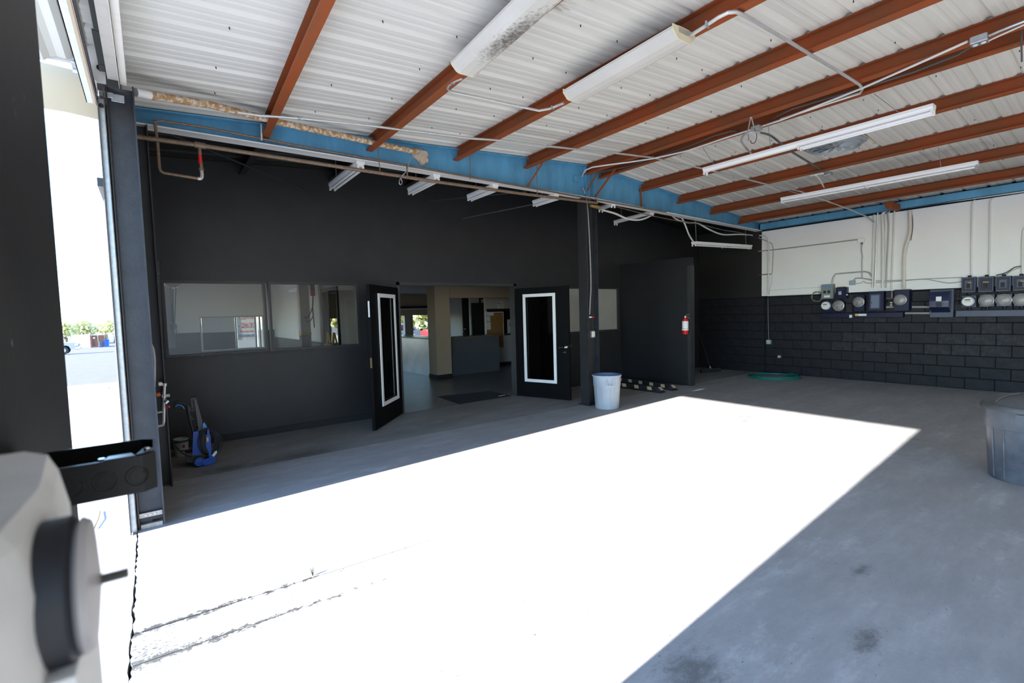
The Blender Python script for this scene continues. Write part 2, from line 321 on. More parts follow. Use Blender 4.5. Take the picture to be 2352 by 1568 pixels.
# ------------------------------------------------------------------ mesh helpers
class MB:
    def __init__(s): s.v = []; s.f = []; s.sm = []
    def add(s, vs, fs, smooth=False):
        o = len(s.v); s.v += [tuple(v) for v in vs]
        s.f += [tuple(i + o for i in f) for f in fs]; s.sm += [smooth] * len(fs)
        return s
    def box(s, a, b):
        x0, x1 = sorted((a[0], b[0])); y0, y1 = sorted((a[1], b[1])); z0, z1 = sorted((a[2], b[2]))
        vs = [(x0, y0, z0), (x1, y0, z0), (x1, y1, z0), (x0, y1, z0), (x0, y0, z1), (x1, y0, z1), (x1, y1, z1), (x0, y1, z1)]
        return s.add(vs, [(0, 3, 2, 1), (4, 5, 6, 7), (0, 1, 5, 4), (1, 2, 6, 5), (2, 3, 7, 6), (3, 0, 4, 7)])
    def cbox(s, a, b, c=0.004):
        """box with chamfered edges"""
        x0, x1 = sorted((a[0], b[0])); y0, y1 = sorted((a[1], b[1])); z0, z1 = sorted((a[2], b[2]))
        c = min(c, (x1 - x0) * .45, (y1 - y0) * .45, (z1 - z0) * .45)
        def ring(z, i):
            return [(x0 + i + c, y0 + i, z), (x1 - i - c, y0 + i, z), (x1 - i, y0 + i + c, z), (x1 - i, y1 - i - c, z), (x1 - i - c, y1 - i, z), (x0 + i + c, y1 - i, z), (x0 + i, y1 - i - c, z), (x0 + i, y0 + i + c, z)]
        rs = [ring(z0, c * .8), ring(z0 + c, 0), ring(z1 - c, 0), ring(z1, c * .8)]
        return s.rings(rs, smooth=False)
    def rings(s, rs, cap=True, smooth=True, closed=False):
        n = len(rs[0]); vs = [p for r in rs for p in r]; fs = []
        k = len(rs)
        for i in range(k if closed else k - 1):
            for j in range(n):
                a = i * n + j; b = i * n + (j + 1) % n; c = ((i + 1) % k) * n + (j + 1) % n; d = ((i + 1) % k) * n + j
                fs.append((a, b, c, d))
        s.add(vs, fs, smooth)
        if cap and not closed:
            o = len(s.v) - len(vs)
            s.f.append(tuple(o + j for j in reversed(range(n)))); s.sm.append(False)
            s.f.append(tuple(o + (k - 1) * n + j for j in range(n))); s.sm.append(False)
        return s
    def tube(s, pts, r, n=8, closed=False, cap=True):
        pts = [Vector(p) for p in pts]
        k = len(pts); rr = r if isinstance(r, (list, tuple)) else [r] * k
        tang = []
        for i in range(k):
            if closed: t = pts[(i + 1) % k] - pts[i - 1]
            else: t = pts[min(i + 1, k - 1)] - pts[max(i - 1, 0)]
            tang.append(t.normalized() if t.length > 1e-9 else Vector((0, 0, 1)))
        nv = tang[0].orthogonal().normalized(); rs = []
        for i in range(k):
            nv = (nv - tang[i] * nv.dot(tang[i]))
            if nv.length < 1e-6: nv = tang[i].orthogonal()
            nv.normalize(); bv = tang[i].cross(nv)
            rs.append([pts[i] + (nv * math.cos(2 * PI * j / n) + bv * math.sin(2 * PI * j / n)) * rr[i] for j in range(n)])
        return s.rings(rs, cap, True, closed)
    def cyl(s, a, b, r, n=16, r2=None):
        return s.tube([a, b], [r, r if r2 is None else r2], n)
    def prism(s, poly, a, b):
        """extrude a 2-d polygon given as 3-d points by the vector b-a"""
        d = Vector(b) - Vector(a)
        r0 = [Vector(p) for p in poly]; r1 = [p + d for p in r0]
        return s.rings([r0, r1], True, False)
    def lathe(s, prof, c, n=32, ax='z'):
        rs = []
        for r, h in prof:
            ring = []
            for j in range(n):
                a = 2 * PI * j / n
                if ax == 'z': ring.append((c[0] + r * math.cos(a), c[1] + r * math.sin(a), c[2] + h))
                elif ax == 'x': ring.append((c[0] + h, c[1] + r * math.cos(a), c[2] + r * math.sin(a)))
                else: ring.append((c[0] + r * math.sin(a), c[1] + h, c[2] + r * math.cos(a)))
            rs.append(ring)
        n0 = len(s.f); s.rings(rs, False, True)
        o0 = len(s.v) - len(rs) * n
        if prof[0][0] < .002: s.f.append(tuple(o0 + j for j in range(n))); s.sm.append(False)
        if prof[-1][0] < .002: s.f.append(tuple(o0 + (len(rs) - 1) * n + j for j in range(n))); s.sm.append(False)
        return s
    def mesh(s, name, mt, off=Vector((0, 0, 0)), rot=0.0):
        me = bpy.data.meshes.new(name)
        c, sn = math.cos(-rot), math.sin(-rot)
        vs = []
        for v in s.v:
            x, y, z = v[0] - off[0], v[1] - off[1], v[2] - off[2]
            vs.append((x * c - y * sn, x * sn + y * c, z))
        me.from_pydata(vs, [], s.f)
        for p, q in zip(me.polygons, s.sm): p.use_smooth = q
        if any(s.sm):
            try: me.set_sharp_from_angle(angle=math.radians(40))
            except Exception: pass
        me.materials.append(mt)
        import bmesh
        bm = bmesh.new(); bm.from_mesh(me); bmesh.ops.recalc_face_normals(bm, faces=bm.faces); bm.to_mesh(me); bm.free()
        return me

def wloc(o):
    p = Vector((0, 0, 0))
    while o: p = p + Vector(o.location); o = o.parent
    return p
def obj(name, mb, mt, parent=None, label=None, kind=None):
    """link a shape as one mesh object; shapes are given in world coordinates"""
    if parent is None:
        xs = [v[0] for v in mb.v]; ys = [v[1] for v in mb.v]; zs = [v[2] for v in mb.v]
        off = Vector(((min(xs) + max(xs)) / 2, (min(ys) + max(ys)) / 2, min(zs)))
        o = bpy.data.objects.new(name, mb.mesh(name, mt, off)); o.location = off
    else:
        xs = [v[0] for v in mb.v]; ys = [v[1] for v in mb.v]; zs = [v[2] for v in mb.v]
        off = Vector(((min(xs) + max(xs)) / 2, (min(ys) + max(ys)) / 2, (min(zs) + max(zs)) / 2))
        o = bpy.data.objects.new(name, mb.mesh(name, mt, off)); o.parent = parent
        o.location = off - wloc(parent)
    COL.objects.link(o)
    if label: o['label'] = label
    if kind: o['kind'] = kind
    return o
def thing(name, label, cat, loc=(0, 0, 0), group=None):
    o = bpy.data.objects.new(name, None); COL.objects.link(o)
    o.empty_display_size = 0.05
    o.location = loc; o['label'] = label; o['category'] = cat
    if group: o['group'] = group
    return o
def tag(o, label, cat, group=None):
    o['label'] = label; o['category'] = cat
    if group: o['group'] = group
    return o
def struct(name, mb, mt, label=None, parent=None):
    o = obj(name, mb, mt, parent)
    if parent is None: o['kind'] = 'structure'
    if label: o['label'] = label
    return o
def text(body, loc, size, mt, parent, face, name='lettering', extrude=0.0005, align='CENTER', sx=1.0):
    """flat lettering; face is the direction the text looks at: '-y', '-x'"""
    cu = bpy.data.curves.new(name, 'FONT'); cu.body = body; cu.size = size; cu.extrude = extrude
    cu.align_x = align; cu.align_y = 'CENTER'; cu.materials.append(mt)
    tmp = bpy.data.objects.new('tmp', cu)
    me = bpy.data.meshes.new_from_object(tmp); bpy.data.objects.remove(tmp)
    o = bpy.data.objects.new(name, me); COL.objects.link(o)
    o.parent = parent; o.location = Vector(loc) - wloc(parent)
    o.rotation_euler = {'-y': (PI / 2, 0, 0), '-x': (PI / 2, 0, -PI / 2), '+y': (PI / 2, 0, PI)}[face]
    o.scale = (sx, 1, 1)
    return o
def bez(p, n=8):
    """smooth curve through points (Catmull-Rom)"""
    p = [Vector(q) for q in p]; out = []
    for i in range(len(p) - 1):
        p0 = p[max(i - 1, 0)]; p1 = p[i]; p2 = p[i + 1]; p3 = p[min(i + 2, len(p) - 1)]
        for k in range(n):
            t = k / n
            out.append(0.5 * ((2 * p1) + (p2 - p0) * t + (2 * p0 - 5 * p1 + 4 * p2 - p3) * t * t + (3 * p1 - p0 - 3 * p2 + p3) * t ** 3))
    out.append(p[-1]); return out

# ================================================================== STRUCTURE
XR, YB, YW = 11.6, 7.38, 5.82
# ---- floor: cast slabs with joints between them
floor = bpy.data.objects.new('floor', None); COL.objects.link(floor); floor['kind'] = 'structure'
def slab(poly, mt, name='concrete_slab', z1=0.0, parent=floor, z0=-0.12):
    poly = [(XR + .1 if x == XR else x, y) for x, y in poly]
    p2 = []
    for i, (x, y) in enumerate(poly):     # ragged outer edge along the apron joint
        p2.append((x, y)); x1, y1_ = poly[(i + 1) % len(poly)]
        if x == -0.16 and x1 == -0.16 and abs(y1_ - y) > .1 and name == 'concrete_slab':
            k_ = int(abs(y1_ - y) / .035)
            p2 += [(-.162 + random.uniform(-.010, .006), y + (y1_ - y) * (j + 1) / (k_ + 1)) for j in range(k_)]
    poly = p2
    mb = MB(); mb.prism([(x, y, z0) for x, y in poly], (0, 0, z0), (0, 0, z1)); return obj(name, mb, mt, parent)
ja = lambda x: 3.115 - 0.0258 * x
jb = lambda x: 2.825 - 0.027 * x
slab([(-0.16, ja(-.16) + .004), (2.1, ja(2.1)), (XR, ja(XR)), (XR, 5.858), (-0.16, 5.858)], bay_floor)
slab([(-0.16, jb(-.16) + .004), (2.1, jb(2.1)), (2.1, ja(2.1)), (-0.16, ja(-.16) - .004)], bay_floor, z1=-0.001)
slab([(-0.16, -9), (XR, -9), (XR, ja(XR)), (2.1, ja(2.1)), (2.1, jb(2.1)), (-0.16, jb(-.16) - .004)], bay_floor)
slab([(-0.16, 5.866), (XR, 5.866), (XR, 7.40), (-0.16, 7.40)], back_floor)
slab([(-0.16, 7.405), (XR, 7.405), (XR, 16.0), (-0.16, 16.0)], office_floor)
slab([(-0.3, -9), (XR, -9), (XR, 16), (-0.3, 16)], black_mortar, 'slab_bedding', -0.12, floor, -0.2)

# ---- outside ground: concrete apron, then a parking lot falling away
apron = obj('ground', MB().prism([(-40, -20, -0.15), (-0.172, -20, -0.15)] + [(-.174 + random.uniform(-.006, .004), -2 + .05 * j, -.15) for j in range(180)] + [(-0.172, 7.6, -0.15), (-0.4, 7.6, -0.15), (-0.4, 17, -0.15), (-40, 17, -0.15)], (0, 0, 0), (0, 0, 0.145)), apron_conc); apron['kind'] = 'structure'
def lot_z(y):
    if y < 17: return -0.005
    if y < 65: return -0.005 - 1.375 * (y - 17) / 48
    if y < 90: return -1.38 - 0.33 * (y - 65) / 25
    return -1.71 - 0.15 * min(1, (y - 90) / 60)
lot = MB(); rows = [17.0 + 4 * i for i in range(40)]
vs = []; fs = []
for y in rows: vs += [(-80, y, lot_z(y) - .01), (80, y, lot_z(y) - .01)]
for i in range(len(rows) - 1): fs.append((2 * i, 2 * i + 1, 2 * i + 3, 2 * i + 2))
lot.add(vs, fs)
o = obj('road', lot, asphalt); o['kind'] = 'structure'
o = obj('terrain', MB().prism([(-300, -60, -2.6), (300, -60, -2.6), (300, 500, -2.6), (-300, 500, -2.6)], (0, 0, 0), (0, 0, .1)), apron_conc); o['kind'] = 'structure'

# ---- rear wall of the bay (black) with openings
W1, W2, W3 = (0.165, 1.265), (1.355, 2.535), (6.35, 8.445)
WZ = (1.175, 2.075)
DX, DZ = (3.24, 5.53), 2.075
wb = MB(); y0, y1 = YB, YB + 0.13
def wtop(x): return roofz(x) - 0.002
def wpiece(xa, xb, za, zb=None):
    if zb is not None: wb.box((xa, y0, za), (xb, y1, zb)); return
    poly = [(xa, y0, za), (xb, y0, za), (xb, y0, wtop(xb))]
    if xa < 6.05 < xb: poly.append((6.05, y0, wtop(6.05)))
    poly.append((xa, y0, wtop(xa)))
    wb.prism(poly, (0, y0, 0), (0, y1, 0))
wpiece(-0.3, W1[0] - .03, 0); wpiece(W1[0] - .03, W2[1] + .03, 0, WZ[0] - .03); wpiece(W1[0] - .03, W2[1] + .03, WZ[1] + .02)
wpiece(W2[1] + .03, DX[0], 0); wpiece(DX[0], DX[1], DZ + .05); wpiece(DX[1], W3[0] - .03, 0)
wpiece(W3[0] - .03, W3[1] + .03, 0, 1.115); wpiece(W3[0] - .03, W3[1] + .03, 2.065); wpiece(W3[1] + .03, XR + .2, 0)
struct('wall_back', wb, black_wall)
struct('baseboard_back', MB().cbox((-0.05, YB - 0.012, 0.0), (DX[0] - .06, YB - .001, 0.09), 0.003), matte_black)
def window(nm, xa, xb, za, zb, gm, sill=True):
    r = bpy.data.objects.new(nm, None); COL.objects.link(r); r.location = ((xa + xb) / 2, YB, za); r['kind'] = 'structure'
    f = MB(); t = .03
    f.box((xa - t, YB - .012, za - t), (xa, YB + .10, zb + t)); f.box((xb, YB - .012, za - t), (xb + t, YB + .10, zb + t))
    f.box((xa, YB - .012, zb), (xb, YB + .10, zb + t)); f.box((xa, YB - .012, za - t), (xb, YB + .10, za))
    obj('window_frame', f, black_steel, r)
    obj('pane', MB().box((xa, YB + .045, za), (xb, YB + .051, zb)), gm, r)
    if sill: obj('window_sill', MB().cbox((xa - .05, YB - .035, za - .045), (xb + .05, YB - .002, za - .03), .003), black_steel, r)
window('window_1', W1[0], W1[1], *WZ, clear_glass)
window('window_2', W2[0], W2[1], *WZ, clear_glass)
window('window_3', W3[0], W3[1], 1.145, 2.04, beige_pane)

# ---- right wall: block courses, white panel above, black beyond the beam
wr = struct('wall_right', MB().box((XR + .006, -9, 0), (XR + .2, YB + .13, 3.6)), black_mortar)
BH, BL = 0.1972, 0.3865
blk = MB().cbox((0, 0.004, 0.005), (0.18, BL - 0.004, BH - 0.005), 0.005)
half = MB().cbox((0, 0.004, 0.005), (0.18, BL / 2 - 0.004, BH - 0.005), 0.005)
bms = [blk.mesh('block', black_block), blk.mesh('block', black_block_b)]
k = 0
for row in range(9):
    yy = -0.17 + (BL / 2 if row % 2 else 0)
    while yy < YB - 0.1:
        o = bpy.data.objects.new('block', bms[1 if (random.random() < 0.35 and yy < 4.2 and row > 2) else 0]); COL.objects.link(o)
        o.parent = wr
        o.location = Vector((XR + random.uniform(-.003, .002), yy, row * BH)) - wloc(wr)
        yy += BL
obj('wall_face', MB().box((XR, -9, 0), (XR + .01, -0.18, 9 * BH)), black_block, wr)
obj('white_panel', MB().cbox((XR - .012, -9, 1.80), (XR + .02, 5.745, 3.30), .004), white_wall, wr)
obj('black_panel', MB().cbox((XR - .014, 5.745, 1.78), (XR + .02, YB, 3.45), .004), black_deck, wr)
for row in range(9): obj('block', MB().cbox((XR - .045, 5.655, row * BH + .004), (XR + .01, 6.07, row * BH + BH - .004), .004), black_block, wr)

# ---- left wall: near pier, far return, rear part, and the wall behind the camera
struct('wall_left', MB().box((-0.30, -9, 0), (-0.16, -8.7, 3.57)).box((-0.30, -4.7, 0), (-0.16, -4.2, 3.57)).box((-0.30, -8.7, 3.25), (-0.16, -4.7, 3.57)).box((-0.30, -4.2, 3.25), (-0.16, -0.15, 3.57)).box((-0.30, -0.15, 0), (-0.16, 1.20, 3.57)), black_wall)  # rearmost door opening is unseen, added for more light on the right wall
struct('wall_left_far', MB().box((-0.21, 4.729, 0), (-0.075, YB, 3.57)).box((-.07, 5.95, 0), (.03, YB, 3.57)), black_wall)
wf = struct('wall_front', MB().box((-0.3, -9.15, 0), (XR + .2, -9.0, 4.0)), white_wall)

# ---- ceiling: ribbed roof sheets in two slopes
ceiling = bpy.data.objects.new('ceiling', None); COL.objects.link(ceiling); ceiling.location = (6, 0, 3.6); ceiling['kind'] = 'structure'
def sheet_profile():
    pts = []
    for k in range(3):
        b = k * 0.305
        pts += [(b, 0.0), (b + .026, 0.024), (b + .050, 0.024), (b + .076, 0.0), (b + .126, 0.0), (b + .138, .0035), (b + .158, .0035), (b + .170, 0.0), (b + .209, 0.0), (b + .221, .0035), (b + .241, .0035), (b + .253, 0.0)]
    pts.append((0.915 + .012, 0.0))
    return pts
def sheet(xa, za, xb, zb, y, mt):
    pr = sheet_profile(); vs = []; fs = []; n = len(pr)
    for (x, z) in ((xa, za), (xb, zb)):
        vs += [(x, y + p[0], z + p[1]) for p in pr]
    for (x, z) in ((xa, za), (xb, zb)):
        vs += [(x, y + p[0], z + p[1] + .0025) for p in pr]
    for i in range(n - 1):
        fs.append((i, i + 1, n + i + 1, n + i)); fs.append((2 * n + i, 3 * n + i, 3 * n + i + 1, 2 * n + i + 1))
    return MB().add(vs, fs)
ys = []
y = 5.84 - 0.915 * 17
while y < 5.80: ys.append((y, white_deck)); y += 0.915
ys += [(5.84, black_deck), (5.84 + .915, black_deck)]
for y, mt in ys:
    xo = -0.2 if y > 5 else -0.24
    obj('roof_sheet', sheet(xo, roofz(xo), 6.06, 3.971, y, mt), mt, ceiling)
    obj('roof_sheet', sheet(6.04, 3.971, 11.9, roofz(11.9), y, mt), mt, ceiling)
scr = MB()
for px_ in (0.55, 1.45, 2.0, 2.75, 3.2, 3.95, 4.4, 5.15, 5.6, 6.7, 7.1, 7.75, 8.2, 8.9, 9.4, 10.1, 11.0):
    yy = -.3
    while yy < 5.7:
        x_, y_ = px_ + random.uniform(-.04, .04), yy + random.uniform(-.05, .05)
        if random.random() < .8: scr.tube([(x_, y_, roofz(x_) - .001), (x_ + .004, y_, roofz(x_) - .016)], .0042, 5)
        yy += .61
obj('screw', scr, matte_black, ceiling, kind='stuff')
obj('ridge_cap', MB().prism([(5.75, -9.7, 4.0), (6.05, -9.7, 4.03), (6.35, -9.7, 4.0), (6.35, -9.7, 4.006), (6.05, -9.7, 4.04), (5.75, -9.7, 4.006)], (0, -9.7, 0), (0, 7.7, 0)), black_deck, ceiling)

# ---- swung-out black partition with the extinguisher
pp = [(8.52, YB), (8.72, 5.735), (8.815, 5.725), (8.62, YB)]
part = struct('wall_partition', MB().prism([(x, y, 0) for x, y in pp], (0, 0, 0), (0, 0, 2.585)), mat('partition_paint', (.0085, .009, .0105), .5, 0, (.011, .0115, .0135), 3, .04, 50, .35))
obj('edge_trim', MB().prism([(8.705, 5.80, 0.0), (8.712, 5.73, 0), (8.825, 5.718, 0), (8.818, 5.79, 0)], (0, 0, 0.0), (0, 0, 2.42)), black_steel, part)

# ---- double door frame
fr = MB()
fr.box((DX[0] - .05, YB - .012, 0), (DX[0], YB + .14, DZ + .05)); fr.box((DX[1], YB - .012, 0), (DX[1] + .05, YB + .14, DZ + .05)); fr.box((DX[0] - .05, YB - .012, DZ), (DX[1] + .05, YB + .14, DZ + .05))
struct('trim_1', fr, black_steel)

# ---- hinged leaves, each with a glazed lite
def leaf(nm, h, e, n_side, handle):
    h = Vector((*h, 0)); e = Vector((*e, 0)); d = (e - h).normalized(); nn = Vector((-d.y, d.x, 0)) * n_side   # nn: away from the camera
    L = (e - h).length; T = .045
    P = lambda u, z, t: h + d * u + nn * t + Vector((0, 0, z))
    r = bpy.data.objects.new(nm, None); COL.objects.link(r); r.location = (h + e) / 2; r['kind'] = 'structure'
    def slabp(u0, u1, z0, z1, t0, t1):
        return [P(u0, z0, t0), P(u1, z0, t0), P(u1, z0, t1), P(u0, z0, t1)], [P(u0, z1, t0), P(u1, z1, t0), P(u1, z1, t1), P(u0, z1, t1)]
    b = MB(); u0, u1, z0, z1 = .275, .875, .335, 1.865
    for q in ((0, u0, .008, 2.03), (u1, L, .008, 2.03), (u0, u1, .008, z0), (u0, u1, z1, 2.03)):
        b.rings(list(slabp(q[0], q[1], q[2], q[3], 0, T)), True, False)
    obj('door_panel', b, leaf_paint, r)
    f = MB(); a0, a1, c0, c1 = .222, .918, .288, 1.915; wdt = .055
    for (t0, t1) in ((-.014, -.0005), (T + .0005, T + .014)):
        for q in ((a0, a0 + wdt, c0, c1), (a1 - wdt, a1, c0, c1), (a0 + wdt, a1 - wdt, c0, c0 + wdt), (a0 + wdt, a1 - wdt, c1 - wdt, c1)):
            f.rings(list(slabp(*q, t0, t1)), True, False)
    obj('lite_frame', f, white_plastic, r)
    obj('pane', MB().rings(list(slabp(a0 + .03, a1 - .03, c0 + .03, c1 - .03, T / 2 - .003, T / 2 + .003)), True, False), dark_glass, r)
    if handle:
        hm = MB(); c = P(1.12, .95, 0)
        hm.cyl(c, P(1.12, .95, -.012), .034, 20); hm.cyl(P(1.12, .95, -.012), P(1.12, .95, -.05), .012, 12)
        hm.tube([P(1.12, .95, -.05), P(1.09, .952, -.055), P(1.03, .945, -.055), P(1.0, .94, -.05)], [.012, .011, .010, .009], 10)
        obj('door_handle', hm, chrome, r)
        obj('latch_bolt', MB().cyl(P(L, .97, T / 2), P(L + .03, .97, T / 2), .010, 10), chrome, r)
        obj('lock_cylinder', MB().cyl(P(1.10, .86, 0), P(1.10, .86, -.012), .024, 16).tube([P(1.10, .86, -.012), P(1.08, .852, -.02), P(1.06, .855, -.018)], .006, 8), chrome, r)
    else:
        obj('strike_plate', MB().rings(list(slabp(L, L + .002, .88, 1.02, .008, .034)), True, False), mat('brass_plate', (.18, .12, .06), .5, .6), r)
        obj('door_label', MB().rings(list(slabp(L, L + .0015, 1.58, 1.80, .008, .030)), True, False), white_label, r)
    for z in (.25, 1.05, 1.8): obj('hinge', MB().cyl(P(-.008, z, T * .5), P(-.008, z + .11, T * .5), .010, 8), black_steel, r)
leaf_paint = mat('door_leaf_paint', (0.0035, 0.0035, 0.004), 0.6, 0, (0.005, 0.005, 0.0055), 4, 0.04, 50, spec=0.12)
leaf('door_1', (3.24, 7.40), (2.424, 6.513), -1, False)
leaf('door_2', (5.53, 7.40), (5.89, 6.278), 1, True)

# ================================================================== FRAME STEEL
# ---- tapered blue roof beam
bm_t = thing('roof_beam', 'blue painted tapered steel roof beam spanning the bay above the pipes', 'beam', (5.8, YW, 3.43))
def bot(x): return 3.445 if x < 6 else 3.445 - 0.02 * (x - 6)
web = MB()
pl = [(-.02, bot(0)), (5.95, bot(5.95)), (5.95, roofz(5.95) - .008), (-.02, roofz(0) - .008)]
pr_ = [(5.95, bot(5.95)), (XR, bot(XR)), (XR, roofz(XR) - .008), (6.05, roofz(6.05) - .008), (5.95, roofz(5.95) - .008)]
for p in (pl, pr_): web.prism([(x, YW - .006, z) for x, z in p], (0, YW - .006, 0), (0, YW + .006, 0))
obj('web', web, blue_steel, bm_t)
fl = MB()
for xa, xb in ((-.02, 6.0), (6.0, XR)):
    fl.prism([(xa, YW - .075, bot(xa) - .014), (xb, YW - .075, bot(xb) - .014), (xb, YW - .075, bot(xb)), (xa, YW - .075, bot(xa))], (0, YW - .075, 0), (0, YW + .075, 0))
obj('bottom_flange', fl, white_flange, bm_t, 'white painted bottom flange')
tf = MB()
for xa, xb in ((-.02, 6.05), (6.05, XR)):
    tf.prism([(xa, YW - .075, roofz(xa) - .02), (xb, YW - .075, roofz(xb) - .02), (xb, YW - .075, roofz(xb) - .008), (xa, YW - .075, roofz(xa) - .008)], (0, YW - .075, 0), (0, YW + .02, 0))
obj('top_flange', tf, blue_steel, bm_t)
for x in (5.86, 6.02): obj('stiffener', MB().box((x - .006, YW - .07, bot(x) + .001), (x + .006, YW - .007, roofz(x) - .022)), blue_steel, bm_t)
obj('bracket', MB().cbox((5.62, YW - .05, 3.66), (5.70, YW - .007, 3.75), .004), blue_steel, bm_t)
# ---- eave strut along the right wall
es = thing('eave_strut', 'blue channel strut running along the top of the white panel wall', 'beam', (XR - .05, 0, 3.34))
obj('web', MB().box((XR - .10, -9, 3.33), (XR - .094, 5.74, 3.475)), blue_steel, es)
obj('lip', MB().box((XR - .10, -9, 3.33), (XR - .02, 5.74, 3.336)).box((XR - .10, -9, 3.469), (XR - .02, 5.74, 3.475)), blue_steel, es)

# ---- red purlins
ords = ['first', 'second', 'third', 'fourth', 'fifth', 'sixth', 'seventh', 'eighth', 'ninth', 'tenth']
PX = [(1.125, .48), (2.27, 2.11), (3.465, 3.465), (4.662, 4.662), (5.905, 5.905), (6.27, 6.27), (7.32, 7.32), (8.44, 8.44), (9.58, 9.58), (10.71, 10.71)]
HP = 0.150
def purlin(xa, xb, ya, yb, mt, label, cat='purlin', name='roof_purlin', grp=None):
    t = thing(name, label, cat, ((xa + xb) / 2, (ya + yb) / 2, roofz((xa + xb) / 2) - HP), grp)
    def sweep(quad):     # quad of (dx, dz) in section
        r0 = [(xa + dx, ya, roofz(xa) - .003 - (.006 if xa < 6.05 else .0) + dz) for dx, dz in quad]; r1 = [(xb + dx, yb, roofz(xb) - .003 - (.006 if xb < 6.05 else .0) + dz) for dx, dz in quad]
        return MB().rings([r0, r1], True, False)
    obj('web', sweep([(0, -HP), (.005, -HP), (.005, 0), (0, 0)]), mt, t)
    obj('bottom_flange', sweep([(0, -HP), (-.068, -HP), (-.068, -HP + .018), (-.065, -HP + .018), (-.065, -HP + .004), (0, -HP + .004)]), mt, t)
    obj('top_flange', sweep([(0, -.004), (-.062, -.004), (-.062, 0), (0, 0)]), mt, t)
    return t
for i, (a, b) in enumerate(PX):
    purlin(a, b, YW - .008, -8.9, red_steel, 'rust red steel roof purlin, %s from the left along the blue beam' % ords[i])
for i in (0, 1, 2, 3, 4):
    purlin(PX[i][0], PX[i][0], YW + .03, YB - .002, black_deck, 'black painted purlin behind the blue beam, %s from the left' % ords[i])
# knee braces of flat bar
def brace(p, q, label, r=.012):
    tag(obj('brace', MB().tube([p, q], r, 4), red_steel), label, 'brace')
brace(at(1246, 374, 'z', 3.735), at(1212, 427, 'y', YW - .06), 'red flat brace from the fourth purlin down to the beam bottom')
brace(at(1372, 397, 'z', 3.80), at(1347, 441, 'y', YW - .03), 'thin red brace behind the conduit at the beam ridge')
brace(at(1413, 388, 'z', 3.80), at(1367, 452, 'y', YW - .06), 'thick red brace from the ridge purlin down to the column head', .016)
brace(at(1471, 432, 'y', YW - .05), at(1474, 474, 'y', YW - .05), 'short upright red stub under the first purlin right of the ridge', .015)
tag(obj('purlin_stub', MB().cbox((10.95, 3.10, 3.30), (XR - .11, 3.18, 3.42), .006), red_steel), 'short red steel stub tying the last purlin to the panel wall', 'stub')

# ---- centre column under the ridge: H section
cc = thing('steel_column', 'black steel column standing free under the beam ridge beside the grey bin', 'column', (5.92, YW, 0))
obj('flange', MB().box((5.80, YW - .10, 0), (5.812, YW + .10, 3.43)), black_steel, cc)
obj('flange', MB().box((6.045, YW - .10, 0), (6.057, YW + .10, 3.43)), jamb_steel, cc)
obj('web', MB().box((5.812, YW - .006, 0), (6.045, YW + .006, 3.43)), black_steel, cc)
obj('base_plate', MB().cbox((5.77, YW - .13, 0), (6.08, YW + .13, .015), .003), black_steel, cc)
# ---- left column at the beam line
lc = thing('steel_column', 'black chipped steel column in the left corner beside the pressure washer', 'column', (0.0, YW, 0))
obj('flange', MB().box((-.07, YW - .10, 0), (-.058, YW + .10, 3.43)), black_steel, lc)
obj('flange', MB().box((.075, YW - .10, 0), (.087, YW + .10, 3.43)), black_steel, lc)
obj('web', MB().box((-.058, YW - .006, 0), (.075, YW + .006, 3.43)), black_steel, lc)
# ---- far door jamb: channel with the curtain guide
YJ = 4.72
jc = thing('door_jamb', 'dark blue grey steel channel jamb at the far side of the open bay door', 'jamb', (-.1, YJ, 0))
obj('web', MB().box((-.155, YJ, 0.05), (-.006, YJ + .008, 3.34)), jamb_steel, jc)
obj('flange', MB().box((-.006, YJ - .09, .03), (.004, YJ + .09, 3.34)), jamb_steel, jc)
obj('flange', MB().box((-.165, YJ - .03, .0), (-.155, YJ + .09, 3.34)), black_steel, jc)
obj('base_bracket', MB().box((-.155, YJ - .03, .085), (-.01, YJ - .026, .12)).box((-.15, YJ - .03, 0.0), (-.012, YJ, .03)), mat('rusty_bracket', (.40, .28, .20), .6, .4, (.5, .48, .45), 18), jc)
for x in (-.115, -.085, -.055): obj('bolt', MB().cyl((x, YJ - .036, .102), (x, YJ - .03, .102), .008, 8), galv, jc)
gd = thing('curtain_guide', 'galvanised roll up curtain guide running up the far door jamb', 'rail', (-.19, YJ, 0))
obj('outer_angle', MB().box((-.212, YJ - .11, 0), (-.206, YJ + .05, 3.22)), black_steel, gd)
obj('channel', MB().box((-.206, YJ - .06, 0), (-.176, YJ - .055, 3.22)), galv, gd)
obj('inner_angle', MB().box((-.176, YJ - .075, 0.0), (-.171, YJ - .02, 3.30)), mat('rust_edge', (.10, .085, .085), .5, .3, (.30, .15, .08), 9, lo=.5, hi=.62), gd)
obj('stop_bolt', MB().cyl((-.191, YJ - .075, 3.17), (-.191, YJ - .06, 3.17), .014, 12), matte_black, gd)
tag(obj('strap_bracket', MB().cbox((-.205, YJ - .014, 3.255), (-.12, YJ - .006, 3.295), .002).cbox((-.135, YJ - .012, 3.235), (-.055, YJ - .001, 3.29), .002), galv), 'galvanised slotted strap bolted across the top of the door jamb', 'bracket')
# ---- near pier of the door opening
YP = 1.215
pr0 = thing('door_pier', 'dark painted steel pier filling the left edge, close to the camera', 'pier', (-.2, .9, 0))
pier_steel = speckled('pier_steel_paint', (0.013, 0.013, 0.0125), (0.16, 0.155, 0.15), 0.55, 14, 0.71, 0.35, (0.022, 0.022, 0.021))
obj('face_plate', MB().box((-.14, .20, 0), (-.13, YP, 3.57)), pier_steel, pr0)
obj('return_plate', MB().box((-.30, YP - .012, 0), (-.141, YP, 3.57)), pier_steel, pr0)

